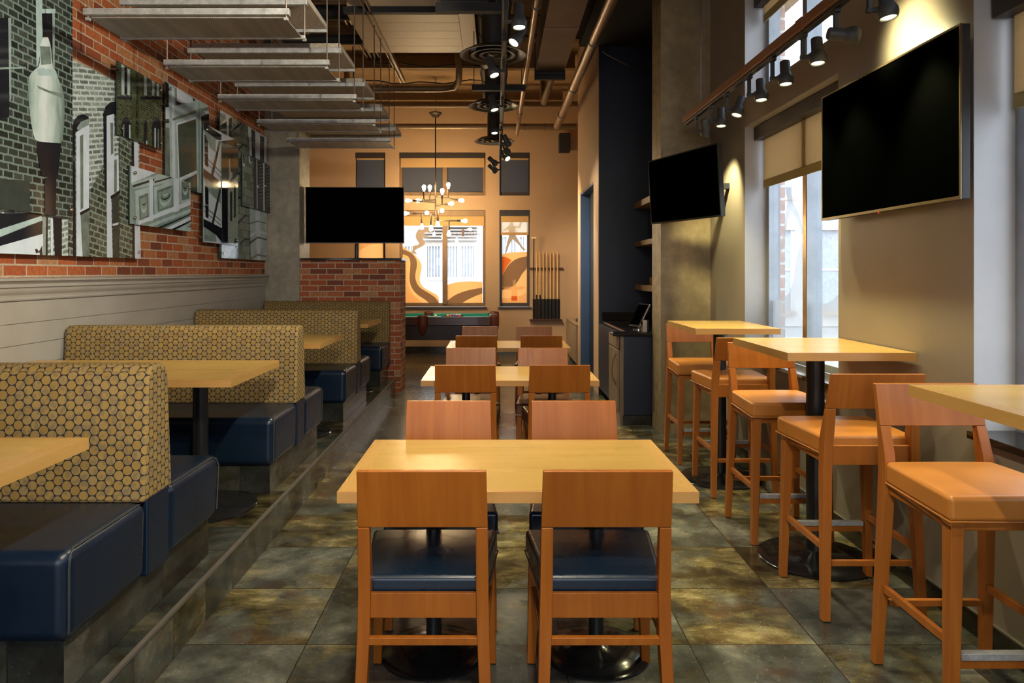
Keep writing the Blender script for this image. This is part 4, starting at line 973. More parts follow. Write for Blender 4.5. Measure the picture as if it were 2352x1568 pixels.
CH = [  # x, y of panel top, facing (1 = towards pool room)
    (-.233, 2.25, 1, navy, 'wooden dining chair with navy seat at the front table, booth side, back to camera'),
    (.348, 2.25, 1, navy, 'wooden dining chair with navy seat at the front table, window side, back to camera'),
    (-.229, 3.47, -1, navy, 'wooden chair facing the camera across the front table, on the booth side'),
    (.371, 3.47, -1, navy, 'wooden chair facing the camera across the front table, on the window side'),
    (-.207, 4.80, 1, cocoa, 'brown-seated chair at the near edge of the middle aisle table, booth side'),
    (.423, 4.80, 1, cocoa, 'brown-seated chair at the near edge of the middle aisle table, column side'),
    (-.207, 5.90, -1, cocoa, 'wooden chair across the middle aisle table, facing camera, booth side'),
    (.379, 5.90, -1, cocoa, 'wooden chair across the middle aisle table, facing camera, column side'),
    (-.195, 7.02, 1, cocoa, 'wooden chair at the near edge of the last aisle table, booth side'),
    (.440, 7.02, 1, cocoa, 'wooden chair at the near edge of the last aisle table, door side'),
    (-.187, 8.24, -1, cocoa, 'wooden chair across the last aisle table, before the pool table'),
    (.432, 8.24, -1, cocoa, 'wooden chair across the last aisle table, below the cue rack'),
]
used = set()
for x, y, d, src, lab in CH:
    o = src if src.name not in used else copy_tree(src)
    used.add(src.name); o.location = (x, y+.262*d, 0); o.rotation_euler = (0, 0, 0 if d > 0 else PI); o['label'] = lab
stool0 = make_chair('bar_stool', 'x', 'stool', 'wooden bar stools with tan leather seats', 'stool_wood', 'tan_leather', HS, True)
index_kids(stool0)
ST = [  # x, y of rear feet, facing
    (1.615, 5.99, -1, 'bar stool against the concrete column, facing the far tall table'),
    (1.63, 4.73, 1, 'bar stool on the camera side of the far tall table'),
    (1.605, 4.36, -1, 'bar stool facing the camera, half hidden beneath the tall table under the television'),
    (1.600, 3.06, 1, 'bar stool with its back to camera at the tall table under the television'),
    (1.645, 2.73, -1, 'frontmost bar stool, facing camera at the tall table cut by the frame'),
]
for i, (x, y, d, lab) in enumerate(ST):
    o = stool0 if i == 0 else copy_tree(stool0)
    o.location = (x, y+.225*d, 0); o.rotation_euler = (0, 0, 0 if d > 0 else PI); o['label'] = lab

# ---------------------------------------------------------------- televisions
def tv(label, c, W, H, rz, tilt, frame, mount):
    r = thing('television', label, 'television', c, rz)
    M4 = Matrix.Rotation(tilt, 4, 'X')
    b = MB(); b.box(-W/2, W/2, .0, .035, -H/2, H/2, 'tv_back'); b.box(-W*.32, W*.32, .035, .06, -H*.34, H*.3, 'tv_back'); b.build('cabinet', None, r, bevel=.004, mat4=M4)
    b = MB(); b.box(-W/2+.009, W/2-.009, -.003, -.001, -H/2+.014, H/2-.009, 'screen_black'); b.build('screen', None, r, sharp=0, mat4=M4)
    b = MB(); f = .009
    b.box(-W/2-.001, W/2+.001, -.007, .0, H/2-f, H/2+.001, frame); b.box(-W/2-.001, W/2+.001, -.007, .0, -H/2-.001, -H/2+.013, frame)
    b.box(-W/2-.001, -W/2+f, -.007, .0, -H/2+.013, H/2-f, frame); b.box(W/2-f, W/2+.001, -.007, .0, -H/2+.013, H/2-f, frame); b.build('bezel', None, r, bevel=.001, sharp=0, mat4=M4)
    b = MB(); b.box(-.004, .004, -.009, -.006, -H/2-.007, -H/2-.002, 'red_led'); b.build('standby_light', None, r, sharp=0, mat4=M4)
    b = MB(); mount(b); b.build('wall_mount', None, r, bevel=.003)
    return r
tv('large flat television on the pier between the side windows', (1.868, 3.51, 2.127), 1.235, .705, R(-90), R(0), 'tv_frame', lambda b: (b.box(-.3, .3, .061, .088, -.2, .2, 'black_metal')))
tv('angled television hung in front of the concrete column', (1.578, 6.12, 2.205), 1.02, .575, R(-70.5), R(3.5), 'black_metal', lambda b: (b.box(-.15, .15, .062, .08, -.12, .12, 'black_metal'), b.bar((.0, .08, 0), (.17, .36, 0), .05, .05, .05, .05, 'black_metal', (0, 0, 1))))
tv('television standing above the brick half wall', (-1.778, 9.06, 2.196), 1.235, .705, R(.6), R(1), 'black_metal', lambda b: (b.box(-.2, .2, .062, .08, -.15, .15, 'black_metal'), b.tube([(0, .105, -.543), (0, .105, .2)], .022, 'black_metal'), b.box(-.08, .08, .03, .19, -.543, -.535, 'black_metal')))

# ---------------------------------------------------------------- track lights
def spot_lamp(parent, loc, aim, power, col, ang=70, blend=.7, rad=.03):
    l = bpy.data.lights.new('lamp_beam', 'SPOT'); l.energy = power; l.color = col; l.spot_size = R(ang); l.spot_blend = blend; l.shadow_soft_size = rad
    o = bpy.data.objects.new('lamp_beam', l); COL.objects.link(o); o.parent = parent; o.location = loc
    o.rotation_euler = Vector(aim).to_track_quat('-Z', 'Y').to_euler(); return o
def track_head(label, group, loc, aim, side, drop, power, col, glow='lamp_glow', sc=1., ang=70, lit=True):
    r = thing('track_spotlight', label, 'spotlight', loc, 0, group)
    A = Vector(aim).normalized(); S = Vector(side).normalized()
    b = MB(); b.box(-.014, .014, -.03, .03, -.02, .0, 'lamp_dark'); b.bar((0, 0, -.02), (0, 0, -drop), .024*sc, .024*sc, .024*sc, .024*sc, 'lamp_dark'); b.build('stem', None, r, bevel=.003)
    p = Vector((0, 0, -drop)) + S*.086*sc
    b = MB(); b.tube([Vector((0, 0, -drop+.012)) - S*.014, p - S*.03*sc + Vector((0, 0, .012))], .013*sc, 'lamp_dark', 10); b.build('arm', None, r)
    b = MB(); q = sc
    b.lathe([(.0005, -.132*q), (.030*q, -.132*q), (.034*q, -.126*q), (.034*q, -.05*q), (.036*q, -.046*q), (.042*q, -.036*q), (.050*q, -.018*q), (.0525*q, .0), (.050*q, .016*q), (.044*q, .028*q), (.042*q, .032*q), (.039*q, .030*q), (.0385*q, .012*q)], 'lamp_housing', p, A, 26)
    b.build('housing', None, r)
    b = MB(); b.lathe([(.0005, .033*q), (.022*q, .031*q), (.034*q, .025*q), (.0375*q, .018*q), (.036*q, .004*q), (.0005, .002*q)], glow if lit else 'lamp_dark', p, A, 22); b.build('bulb', None, r)
    if lit: spot_lamp(r, p + A*.066*q, A, power, col, ang)
    return r
def ordinal(n): return ['first', 'second', 'third', 'fourth', 'fifth', 'sixth', 'seventh', 'eighth', 'ninth', 'tenth', 'eleventh'][n]
RX, RZ = 1.62, 2.752
b = MB(); b.box(-.03, .03, -3.1, 3.1, .0, .055, 'track_wood'); b.box(-.018, .018, -3.1, 3.1, -.018, .0, 'black_metal'); b.box(-.034, .034, .7, .78, -.004, .059, 'track_wood')
tag(b.build('track_rail', None, bevel=.003), 'wood-clad lighting track hanging along the window wall', 'light track').location = (RX, 3.05, RZ)
b = MB(); b.tube([(0, 0, 0), (0, 0, CEIL-RZ-.06)], .004, 'rod_metal', 6); tag(b.build('hanger_cable', None), 'thin cable suspending the window-side track before the concrete column', 'cable').location = (RX, 5.72, RZ+.056)
YEL = (1, .91, .46)
RH = [(5.83, (.30, .38, -1), 95), (5.44, (-.03, -.12, -1), 60), (5.07, (-.32, -.12, -1), 70), (4.62, (0, -.12, -1), 70), (4.23, (0, -.1, -1), 70), (3.81, (0, -.12, -1), 70), (3.44, (1, -.06, -.12), 20), (3.13, (.10, -.1, -1), 80)]
for i, (y, aim, pw) in enumerate(RH):
    track_head('%s yellow-lit spotlight on the window-side track, counted from the column' % ordinal(i), 'spotlights on the window-side track', (RX, y, RZ-.018), aim, (1, -.15, 0), .13, pw, YEL, 'lamp_glow_yellow', .86, 120 if i == 6 else 80)
CX, CZ = .06, 3.22
b = MB(); b.box(-.022, .022, -5.6, 5.6, .0, .04, 'lamp_dark'); b.box(-.012, .012, -5.6, 5.6, -.006, .0, 'rod_metal')
tag(b.build('track_rail', None, bevel=.003), 'black ceiling track running down the middle of the room', 'light track').location = (CX, 5.6, CZ)
WARM = (1, .80, .50); WG = (1, .90, .60)
CHD = [(3.95, (.15, -.75, -.8), (1, 0, 0), .12, 120), (4.5, (.02, -.1, -1), (1, 0, 0), .18, 110), (5.2, (-.55, -.35, -.9), (.5, -.2, 0), .07, 150), (5.9, (.30, -.25, -1), (-.6, 0, 0), .10, 120), (7.15, (.25, -.2, -1), (-.8, 0, 0), .10, 120), (8.6, (.05, -.2, -1), (-1, 0, 0), .05, 120),
       (9.1, (.45, .35, -1), (.3, 0, 0), .12, 120), (9.55, (.35, .8, -.75), (.8, 0, 0), .14, 120), (9.85, (.5, -.6, -.7), (.7, 0, 0), .17, 90), (10.3, (.6, .5, -.5), (-.5, 0, 0), .18, 120), (10.8, (.8, .5, -.6), (-.3, 0, 0), .21, 120)]
for i, (y, aim, sd, dr, pw) in enumerate(CHD):
    track_head('%s spotlight on the black centre track, counted from the camera end' % ordinal(i), 'spotlights on the centre track', (CX, y, CZ-.006), aim, sd, dr, pw, WG if i < 7 else WARM, 'lamp_glow', .96, 80)
# added heads out of view, for fill and a wash on the mural wall
for y, aim, pw in ((2.9, (-2.85, 2.8, -.9), 230), (2.5, (-2.85, 1.2, -.7), 110), (1.9, (-.1, .25, -1), 120), (1.3, (.5, .1, -1), 80), (.9, (-1.6, 1.4, -1.9), 90), (.4, (-1.6, 4.2, -1.3), 200), (.1, (0, .8, -1), 120)):
    track_head('added fill spotlight on the centre track, out of view above the camera', 'spotlights on the centre track', (CX, y, CZ-.006), aim, (1, 0, 0), .12, pw, (1, .90, .68), 'lamp_glow', .96, 85)
b = MB(); b.tube([(0, 0, 0), (0, 0, CEIL-CZ-.04)], .006, 'black_metal', 6); h = tag(b.build('hanger_rod', None), 'thin rod holding the centre track below the ceiling', 'rod', 'rods above the centre track'); h.location = (CX, 6.6, CZ+.04)
for y in (8.4, 10.2): c = h.copy(); COL.objects.link(c); c.location = (CX, y, CZ+.04)

# ---------------------------------------------------------------- hanging panels over the booths
zl, zu = 2.98, 3.19; xl_, xr_ = -2.40, -1.22; TR = 3.97
def rod(b, x, y, z0, z1):
    b.tube([(x, y, z0-.02), (x, y, z1)], .0055, 'rod_metal', 6)
    b.box(x-.011, x+.011, y-.011, y+.011, z0-.028, z0-.012, 'galvanised')
for k in range(5):
    y0 = 4.22+1.015*k; y1 = y0+.405; y2 = y0+1.015-.02
    r = thing('ceiling_baffle', '%s perforated metal panel hung over the booths, counted from the camera end' % ordinal(k), 'ceiling panel', ((xl_+xr_)/2, y0, zl), 0, 'perforated hanging panels')
    hx = (xr_-xl_)/2; w = y1-y0
    b = MB(); b.box(-hx+.02, hx-.02, .02, w-.03, -.006, 0, 'perforated'); b.build('metal_sheet', None, r, sharp=0)
    b = MB(); b.box(-hx-.01, hx+.01, -.02, .02, 0.001, .04, 'galvanised'); b.build('strut', None, r, bevel=.003)
    b = MB(); b.box(-hx, hx, w-.03, w-.005, -.012, .012, 'galvanised'); b.build('strut', None, r, bevel=.003)
    for sx in (-1, 1):
        b = MB(); rod(b, sx*(hx-.01), 0, 0, TR-zl); b.build('hanger_rod', None, r)
    r = thing('ceiling_baffle', '%s speckled fibre panel hung over the booths, counted from the camera end' % ordinal(k), 'ceiling panel', ((xl_+xr_)/2, y1, zu), 0, 'fibre hanging panels')
    w = y2-y1
    b = MB(); b.box(-hx+.01, hx, .0, w, .042, .082, 'felt'); b.build('fibre_board', None, r, bevel=.006)
    b = MB(); b.box(-hx-.01, hx+.01, -.02, .02, 0.0, .041, 'galvanised'); b.build('strut', None, r, bevel=.003)
    b = MB(); b.box(-hx, hx, w-.025, w-.002, .018, .041, 'galvanised'); b.build('strut', None, r, bevel=.003)
    for sx in (-1, 1):
        b = MB(); rod(b, sx*(hx-.01), 0, -.2, TR-zu); b.build('hanger_rod', None, r)
for x, lab in ((xr_-.01, 'aisle-side steel channel from which the booth panels hang'), (xl_+.01, 'wall-side steel channel from which the booth panels hang')):
    b = MB(); b.box(-.03, -.018, -3.1, 3.1, 0, .05, 'bronze_pipe'); b.box(.018, .03, -3.1, 3.1, 0, .05, 'bronze_pipe'); b.box(-.018, .018, -3.1, 3.1, .04, .05, 'bronze_pipe')
    tag(b.build('ceiling_channel', None, sharp=0), lab, 'steel channel').location = (x, 6.4, TR)

# ---------------------------------------------------------------- ceiling services
def pipe(name, lab, cat, pts, r_, m, group=None, clamps=()):
    o = Vector(pts[0]); b = MB(); b.tube([Vector(p)-o for p in pts], r_, m, 14)
    for q in clamps:
        c = Vector(pts[0]).lerp(Vector(pts[-1]), q)-o; d = (Vector(pts[-1])-Vector(pts[0])).normalized()
        b.tube([c-d*.012, c+d*.012], r_+.008, 'rod_metal', 12)
    p = b.build(name, None); p.location = o; return tag(p, lab, cat, group)
pipe('sprinkler_pipe', 'slim steel pipe running down the room beside the centre track', 'pipe', [(.325, 3.5, 3.66), (.335, 11.7, 3.72)], .03, 'steel_pipe', None, (.3, .62, .8))
pipe('sprinkler_pipe', 'thick steel pipe running above the door wall', 'pipe', [(.98, 3.0, 3.78), (.955, 11.35, 3.78)], .055, 'steel_pipe', None, (.5, .72, .9))
pipe('sprinkler_pipe', 'short steel pipe behind the end of the grey duct', 'pipe', [(.74, 8.5, 4.79), (.74, 8.52, 4.1), (.735, 8.6, 4.05), (.72, 10.9, 4.05), (.715, 11.0, 4.1), (.715, 11.02, 4.79)], .05, 'bronze_pipe')
pipe('water_pipe', 'dark pipe crossing the pool room above the windows', 'pipe', [(-3.6, 12.6, 4.02), (1.4, 12.6, 4.02)], .055, 'bronze_pipe', None, (.82, .89, .93))
pipe('water_pipe', 'dark pipe crossing the room between the second and third air vents', 'pipe', [(-2.36, 11.4, 4.79), (-2.36, 11.4, 4.22), (-2.33, 11.4, 4.15), (-2.26, 11.4, 4.13), (1.3, 11.4, 4.13)], .05, 'beam_paint')
pipe('conduit', 'bent conduit dropping behind the tan duct', 'pipe', [(-.50, 9.3, 4.38), (-.49, 9.5, 4.2), (-.51, 9.8, 4.08), (-.58, 9.95, 4.03), (-.75, 10.0, 4.02), (-1.9, 10.0, 4.02)], .045, 'bronze_pipe')
for i in range(4):
    pipe('conduit', 'thin conduit in the bundle of four above the booth panels', 'pipe', [(-1.95+.062*i, 5.5, 4.72-.001*i), (-1.95+.062*i, 11.3, 4.72)], .017, 'steel_pipe', 'bundle of conduits over the booths')
pipe('conduit', 'brass-coloured pipe above the hanging panels beside the brick wall', 'pipe', [(-2.62, 5.2, 4.45), (-2.62, 8.8, 4.45)], .035, 'brass')
pipe('conduit', 'copper-coloured pipe above the hanging panels over the booth tables', 'pipe', [(-2.2, 5.2, 4.60), (-2.2, 9.0, 4.60)], .03, 'brass')
for y, z, r_, i in ((6.2, 4.45, .07, 0), (8.0, 4.36, .085, 1), (8.75, 4.30, .06, 2), (5.3, 4.4, .06, 3)):
    pipe('cross_duct', ['first', 'second', 'third', 'frontmost'][i]+' dark round duct crossing above the booth panels', 'duct', [(-2.8, y, z), (-1.52, y, z)], r_, 'black_matt')
for i in range(6):
    y = 5.6+i*1.35
    if i == 5: y = 13.05
    b = MB(); b.box(-3.0, 1.2, -.07, .07, -.012, .0, 'beam_paint'); b.box(-3.0, 1.2, -.012, .012, 0, .2, 'beam_paint'); b.box(-3.0, 1.2, -.07, .07, .2, .21, 'beam_paint')
    tag(b.build('ceiling_beam', None, sharp=0), '%s brown steel beam across the ceiling, counted from the camera end' % ordinal(i), 'beam', 'steel beams under the ceiling').location = (0, y, CEIL-.212)
for i, (y, z, x0, x1, sag) in enumerate(((9.4, 4.45, -1.4, -.3, .08), (9.9, 4.36, -1.7, .2, .05), (10.6, 4.30, -2.1, -.2, .04), (8.9, 4.5, -.4, .9, .1), (8.25, 4.5, -.3, .85, .10))):
    pipe('cable', '%s black cable sagging under the ceiling, counted from the tan duct' % ordinal(i), 'cable', [(x0-.01, y, CEIL-.002)]+[(x0+(x1-x0)*q/10, y, z-sag*math.sin(PI*q/10)-.02*math.sin(q*1.7+i)) for q in range(11)]+[(x1+.01, y, CEIL-.002)], .009, 'black_matt', 'black cables under the ceiling')
# tan insulated duct with seam lines
r = thing('supply_duct', 'broad tan duct with seam lines over the aisle', 'duct', (-.91, 7.6, 3.98))
b = MB()
for i in range(5): b.box(-.54, .54, -.62+i*.248, -.62+i*.248+.245, 0, .34, 'duct_panel')
b.build('duct_casing', None, r, bevel=.002, sharp=0)
b = MB(); b.box(-.56, .54, -.69, -.625, -.01, .05, 'black_matt'); b.build('flange', None, r, sharp=0)
b = MB(); b.box(.545, .70, -.75, .55, -.03, .3, 'duct_panel'); b.box(.56, .70, .75, 1.1, .05, .3, 'duct_panel'); b.build('branch_box', None, r, bevel=.003, sharp=0)
r = thing('return_duct', 'grey rectangular duct with a dark grille end', 'duct', (.61, 5.9, 3.78))
b = MB(); b.box(-.16, .17, -2.4, .9, 0, .34, 'grey_duct'); b.box(-.16, .17, .91, 2.35, 0, .34, 'grey_duct'); b.box(-.165, .175, .90, .91, -.008, .34, 'steel_pipe'); b.build('duct_casing', None, r, bevel=.003, sharp=0)
b = MB(); b.box(-.17, .18, 2.36, 2.42, -.09, .33, 'black_matt')
for i in range(8): b.box(-.155, .165, 2.35, 2.36, -.08+i*.05, -.06+i*.05, 'dark_duct')
b.build('grille', None, r, sharp=0)
def diffuser(lab, y, z, rc):
    r = thing('air_diffuser', lab, 'air vent', (-.03, y, z), 0, 'round ceiling diffusers')
    b = MB(); b.lathe([(.105, .0), (.105, .385)], 'dark_duct', (0, 0, .045), n=32); b.build('neck', None, r)
    b = MB()
    for r0, r1 in ((.30, .215), (.20, .14), (.125, .075)):
        b.lathe([(r1, .05), (r1+.01, .034), (r0-.03, .006), (r0, .0), (r0+.002, .006), (r0-.022, .02), (r1+.012, .046), (r1, .055)], 'bronze_frame', n=40)
    b.lathe([(.0005, .0), (.03, .004), (.05, .02), (.03, .04), (.0005, .045)], 'bronze_frame', n=24)
    b.lathe([(.10, .05), (.10, .058)], 'black_matt', n=24)
    b.build('cone_rings', None, r)
for i, (y, z) in enumerate(((6.5, 3.43), (8.5, 3.43), (10.85, 3.44))):
    diffuser('%s round ceiling diffuser along the centre track, counted from the camera end' % ordinal(i), y, z, .3)
b = MB(); b.lathe([(.17, 0), (.17, 6.15)], 'dark_duct', (0, 0, 0), (0, 1, 0), 28)
for i in range(11): b.lathe([(.172, .6*i), (.178, .6*i+.012), (.172, .6*i+.024)], 'dark_duct', (0, 0, 0), (0, 1, 0), 28)
tag(b.build('main_duct', None), 'dark round duct feeding the ceiling diffusers', 'duct').location = (-.03, 5.1, 4.05)
for i, (x0, x1, y, z) in enumerate(((-.42, .04, 5.0, 3.28), (-.25, .3, 7.4, 3.34))):
    b = MB(); b.box(x0, x1, -.03, .03, 0, .06, 'black_matt')
    if i == 0: b.tube([(x1-.1, 0, .075), (x0+.05, 0, .075), (x0+.02, 0, .13), (x0+.02, 0, .9)], .014, 'dark_duct', 8)
    for xx in (x0+.02, x1-.04): b.tube([(xx, 0, .06), (xx, 0, CEIL-z-.001)], .005, 'rod_metal', 6)
    tag(b.build('cross_strut', None), ['black strut with flexible conduit crossing to the centre track', 'black strut under the first round diffuser'][i], 'strut', 'black cross struts').location = (0, y, z)
r = thing('flexible_duct', 'torn black flexible duct with frayed insulation beside the door wall', 'duct', (.86, 6.5, 4.34))
b = MB(); b.tube([(.0, -1.5, .2), (.0, -.4, .12), (-.02, .6, -.02), (.0, 1.1, .02)], .11, 'black_matt', 12); b.build('sleeve', None, r)
b = MB(); b.tube([(-.02, .56, -.02), (-.02, .72, -.02)], [.125, .10], 'spray_foam', 10); b.build('insulation', None, r)
pipe('sprinkler_branch', 'thin branch pipe with sprinkler head on the navy wall', 'pipe', [(1.28, 8.692, 4.14), (1.33, 8.688, 4.1), (1.57, 8.688, 3.98), (1.6, 8.66, 3.93)], .008, 'steel_pipe')

# ---------------------------------------------------------------- pool room
r = thing('pool_table', 'pool table with green cloth and red wood rails', 'pool table', (-1.215, 12.45, 0))
L, Wd, zt = 1.235, .60, .745
b = MB(); b.box(-L+.06, L-.06, -Wd+.05, Wd-.05, .36, .60, 'pool_dark'); b.build('cabinet', None, r, bevel=.006)
b = MB()
for s in (-1, 1):
    for x0, x1 in ((-L+.11, -.085), (.085, L-.11)):
        y0, y1 = sorted((s*Wd, s*(Wd-.10))); b.box(x0, x1, y0, y1, .605, zt, 'pool_wood')
    x0, x1 = sorted((s*L, s*(L-.10))); b.box(x0, x1, -Wd+.11, Wd-.11, .605, zt, 'pool_wood')
b.build('rail', None, r, bevel=.008)
b = MB(); b.box(-L+.1, L-.1, -Wd+.1, Wd-.1, .66, .700, 'cloth_green'); b.build('bed_cloth', None, r, sharp=0)
b = MB()
for s in (-1, 1):
    for x0, x1 in ((-L+.17, -.075), (.075, L-.17)):
        y0, y1 = sorted((s*(Wd-.101), s*(Wd-.145))); b.box(x0, x1, y0, y1, .701, zt-.003, 'cloth_green')
    x0, x1 = sorted((s*(L-.101), s*(L-.145))); b.box(x0, x1, -Wd+.17, Wd-.17, .701, zt-.003, 'cloth_green')
b.build('cushion', None, r, bevel=.006)
for x, y in ((-L+.06, -Wd+.06), (0, -Wd+.03), (L-.06, -Wd+.06), (-L+.06, Wd-.06), (0, Wd-.03), (L-.06, Wd-.06)):
    b = MB(); n = 20; hy = y/abs(y)
    rows = []
    for rr, z in ((.075, .77), (.085, .765), (.088, .74), (.088, .62), (.075, .56), (.05, .49), (.02, .43)):
        rows.append([(x+rr*math.cos(2*PI*j/n)*(1+.04*(j % 2)), y+.0+rr*math.sin(2*PI*j/n)*(1+.04*(j % 2)), z) for j in range(n)])
    V = b.quadgrid(rows, 'leather_red', closed_v=True); b.cap(V[-1], 'leather_red'); b.build('pocket', None, r, sharp=60)
for sx in (-1, 1):
    for sy in (-1, 1):
        b = MB(); b.hbar((sx*.95-.07, sx*.95+.07, sy*.4-.07, sy*.4+.07, .0), (sx*.95-.09, sx*.95+.09, sy*.4-.09, sy*.4+.09, .36), 'pool_dark'); b.build('leg', None, r, bevel=.01)
RB = .0286
rk = thing('ball_rack', 'black triangle rack on the pool table', 'ball rack', (-.71, 12.40, .7005))
b = MB()
tri = [(-.235, 0), (.14, -.20), (.14, .20)]
for i in range(3):
    a, c = tri[i], tri[(i+1) % 3]; b.bar((a[0], a[1], .015), (c[0], c[1], .015), .012, .026, .012, .026, 'black_matt', (0, 0, 1))
b.build('frame', None, rk, bevel=.002)
bc = ['yellow', 'red', 'green', 'purple', 'orange', 'black', 'blue', 'red', 'white', 'yellow', 'red', 'white', 'green', 'blue', 'orange']
b0 = None; k = 0
for row in range(5):
    for j in range(row+1):
        b = MB(); b.sphere((0, 0, RB), RB, 'ball_'+bc[k], 16)
        o = b.build('pool_ball', None); o.location = (-.71-.125+row*RB*1.76, 12.40+(j-row/2)*RB*2.02, .7005)
        tag(o, '%s pool ball in row %d of the triangle rack, place %d' % (bc[k], row+1, j+1), 'pool ball', 'racked pool balls'); k += 1
b = MB(); b.sphere((0, 0, RB), RB, 'ball_white', 16); o = b.build('pool_ball', None); o.location = (-1.04, 12.35, .7005); tag(o, 'white cue ball standing apart from the rack on the green cloth', 'pool ball')
# cue rack
r = thing('cue_rack', 'dark wooden wall rack holding seven cues', 'cue rack', (.915, YB-.05, .60))
b = MB(); b.box(-.30, .30, -.075, .05, -.012, .012, 'rack_wood'); b.build('shelf', None, r, bevel=.004)
b = MB(); b.box(-.30, .32, -.028, .05, .94, .965, 'rack_wood'); b.build('holder_bar', None, r, bevel=.004)
b = MB(); b.box(-.24, .27, .042, .049, .02, .38, 'black_matt'); b.build('back_board', None, r, sharp=0)
k = 13.35/1656
for i in range(7):
    x = ((498+i*43.2)/5.405+1140-1140)*k
    long = i >= 2
    c = thing('pool_cue', '%s pool cue in the wall rack, counted from the window, with %s' % (ordinal(i), 'black butt' if long else 'brown wrapped butt'), 'pool cue', (x, YB-.098, .614), 0, 'pool cues in the rack')
    zb = .375 if long else .45
    b = MB(); b.lathe([(.0155, 0), (.0135, zb)], 'cue_black' if long else 'pool_dark', n=10); b.build('butt', None, c)
    b = MB(); b.lathe([(.0135, zb+.001), (.0125, 1.24), (.012, 1.245)], 'cue_wood', n=10); b.build('shaft', None, c)
    if not long:
        b = MB(); b.lathe([(.016, .0), (.016, .02)], 'brass', (0, 0, .66), n=10); b.build('joint_ring', None, c)
c = thing('bridge_stick', 'black bridge stick with brass notched head beside the cues', 'bridge stick', (.69, YB-.098, .614))
b = MB(); b.lathe([(.011, 0), (.009, 1.49)], 'black_metal', n=8); b.build('shaft', None, c)
b = MB()
for dx in (-.036, -.012, .012, .036): b.box(dx-.009, dx+.009, -.006, .006, 1.492, 1.515, 'brass')
b.box(-.045, .045, -.006, .006, 1.485, 1.492, 'brass'); b.build('notched_head', None, c)
r = thing('wall_speaker', 'black loudspeaker mounted high on the pool-room wall', 'speaker', (1.25, YB-.16, 3.85))
b = MB(); b.box(-.10, .10, -.10, .10, -.17, .17, 'black_matt'); b.build('cabinet', None, r, bevel=.01)
b = MB(); b.box(-.088, .088, -.104, -.101, -.155, .155, 'dark_duct'); b.build('grille', None, r, bevel=.001)
b = MB(); b.box(-.03, .03, .10, .16, -.03, .03, 'black_metal'); b.build('bracket', None, r)
r = thing('low_cabinet', 'low brown wood cabinet in the far corner past the blue door', 'cabinet', (1.225, 11.7, 0))
b = MB(); b.box(0, .5, -.78, .78, .08, .66, 'cabinet_wood'); b.box(.04, .5, -.76, .76, 0, .08, 'black_matt'); b.build('body', None, r, bevel=.004)
b = MB(); b.box(-.015, .51, -.79, .79, .66, .69, 'cabinet_wood'); b.build('top', None, r, bevel=.003)
for i in range(3):
    b = MB(); b.box(-.016, -.001, -.77+i*.52, -.77+i*.52+.50, .10, .64, 'cabinet_wood'); b.build('door', None, r, bevel=.003)
b = MB(); b.box(-.13, .13, -.2, .2, 0, .05, 'black_matt'); tag(b.build('equipment_box', None, bevel=.006), 'flat black box on the low brown cabinet', 'box').location = (1.40, 11.35, .6905)

# chandelier of pipes and bare bulbs
kc = 12.3/1656; c0 = ((1000.4-1140)*kc, 12.3, 0)
r = thing('pipe_chandelier', 'industrial pipe chandelier with glowing bare bulbs over the pool table', 'chandelier', (c0[0], 12.3, 1.48))
def cp(x, y, dy=0): return ((910+x/7.47-1000.4)*kc, dy, -(390+y/7.47-625)*kc)
b = MB(); b.tube([cp(675, -960), cp(675, 440)], .011, 'iron_pipe', 8); b.build('drop_rod', None, r)
b = MB(); z = cp(675, -960)[2]; b.lathe([(.11, z+.02), (.11, z), (.07, z-.03), (.06, z-.05), (.015, z-.06)], 'iron_pipe', n=20); b.tube([(0, 0, z+.02), (0, 0, CEIL-1.481)], .006, 'rod_metal', 6); b.build('canopy', None, r)
arms = [([(675, 430), (675, 870)], 0, 0), ([(665, 745), (300, 745)], 0, .0), ([(440, 745), (440, 900)], 0, 0), ([(665, 557), (310, 535)], 0, .05), ([(480, 545), (480, 395)], 0, .05), ([(665, 510), (440, 515)], 0, -.12), ([(560, 513), (562, 375)], 0, -.12),
        ([(690, 620), (880, 598)], 0, .08), ([(795, 606), (795, 455)], 0, .08), ([(690, 452), (1045, 506)], 0, -.1), ([(882, 480), (886, 330)], 0, -.1), ([(725, 700), (725, 870)], 0, .1), ([(650, 865), (1095, 872)], 0, .02), ([(905, 870), (905, 1020)], 0, .02), ([(660, 770), (612, 775), (610, 940)], 0, .12)]
for pts, _, dy in arms:
    b = MB(); b.tube([cp(x, y, -dy if i else (0 if pts[0][0] in (665, 690, 660, 650) else -dy)) for i, (x, y) in enumerate(pts)], .013, 'iron_pipe', 8)
    e = cp(*pts[-1], -dy); q = cp(*pts[-2], -dy); dv = (Vector(e)-Vector(q)).normalized()
    b.tube([Vector(e)-dv*.05, Vector(e)+dv*.02], .02, 'iron_pipe', 10); b.build('pipe_arm', None, r)
bulbs = [((215, 745), (-1, 0, 0), 0), ((440, 925), (0, 0, -1), 0), ((262, 533), (-1, 0, .03), .05), ((482, 365), (0, 0, 1), .05), ((418, 516), (-1, .0, 0), -.12), ((566, 345), (0, 0, 1), -.12), ((905, 590), (1, -.6, .05), .08), ((797, 430), (0, 0, 1), .08), ((1060, 509), (1, 0, -.1), -.1), ((888, 305), (0, 0, 1), -.1), ((545, 748), (-.1, -1, 0), .06), ((785, 712), (.2, -1, 0), .08), ((1120, 875), (1, 0, 0), .02), ((905, 1045), (0, 0, -1), .02), ((610, 960), (0, 0, -1), .12), ((722, 885), (0, 0, -1), .1)]
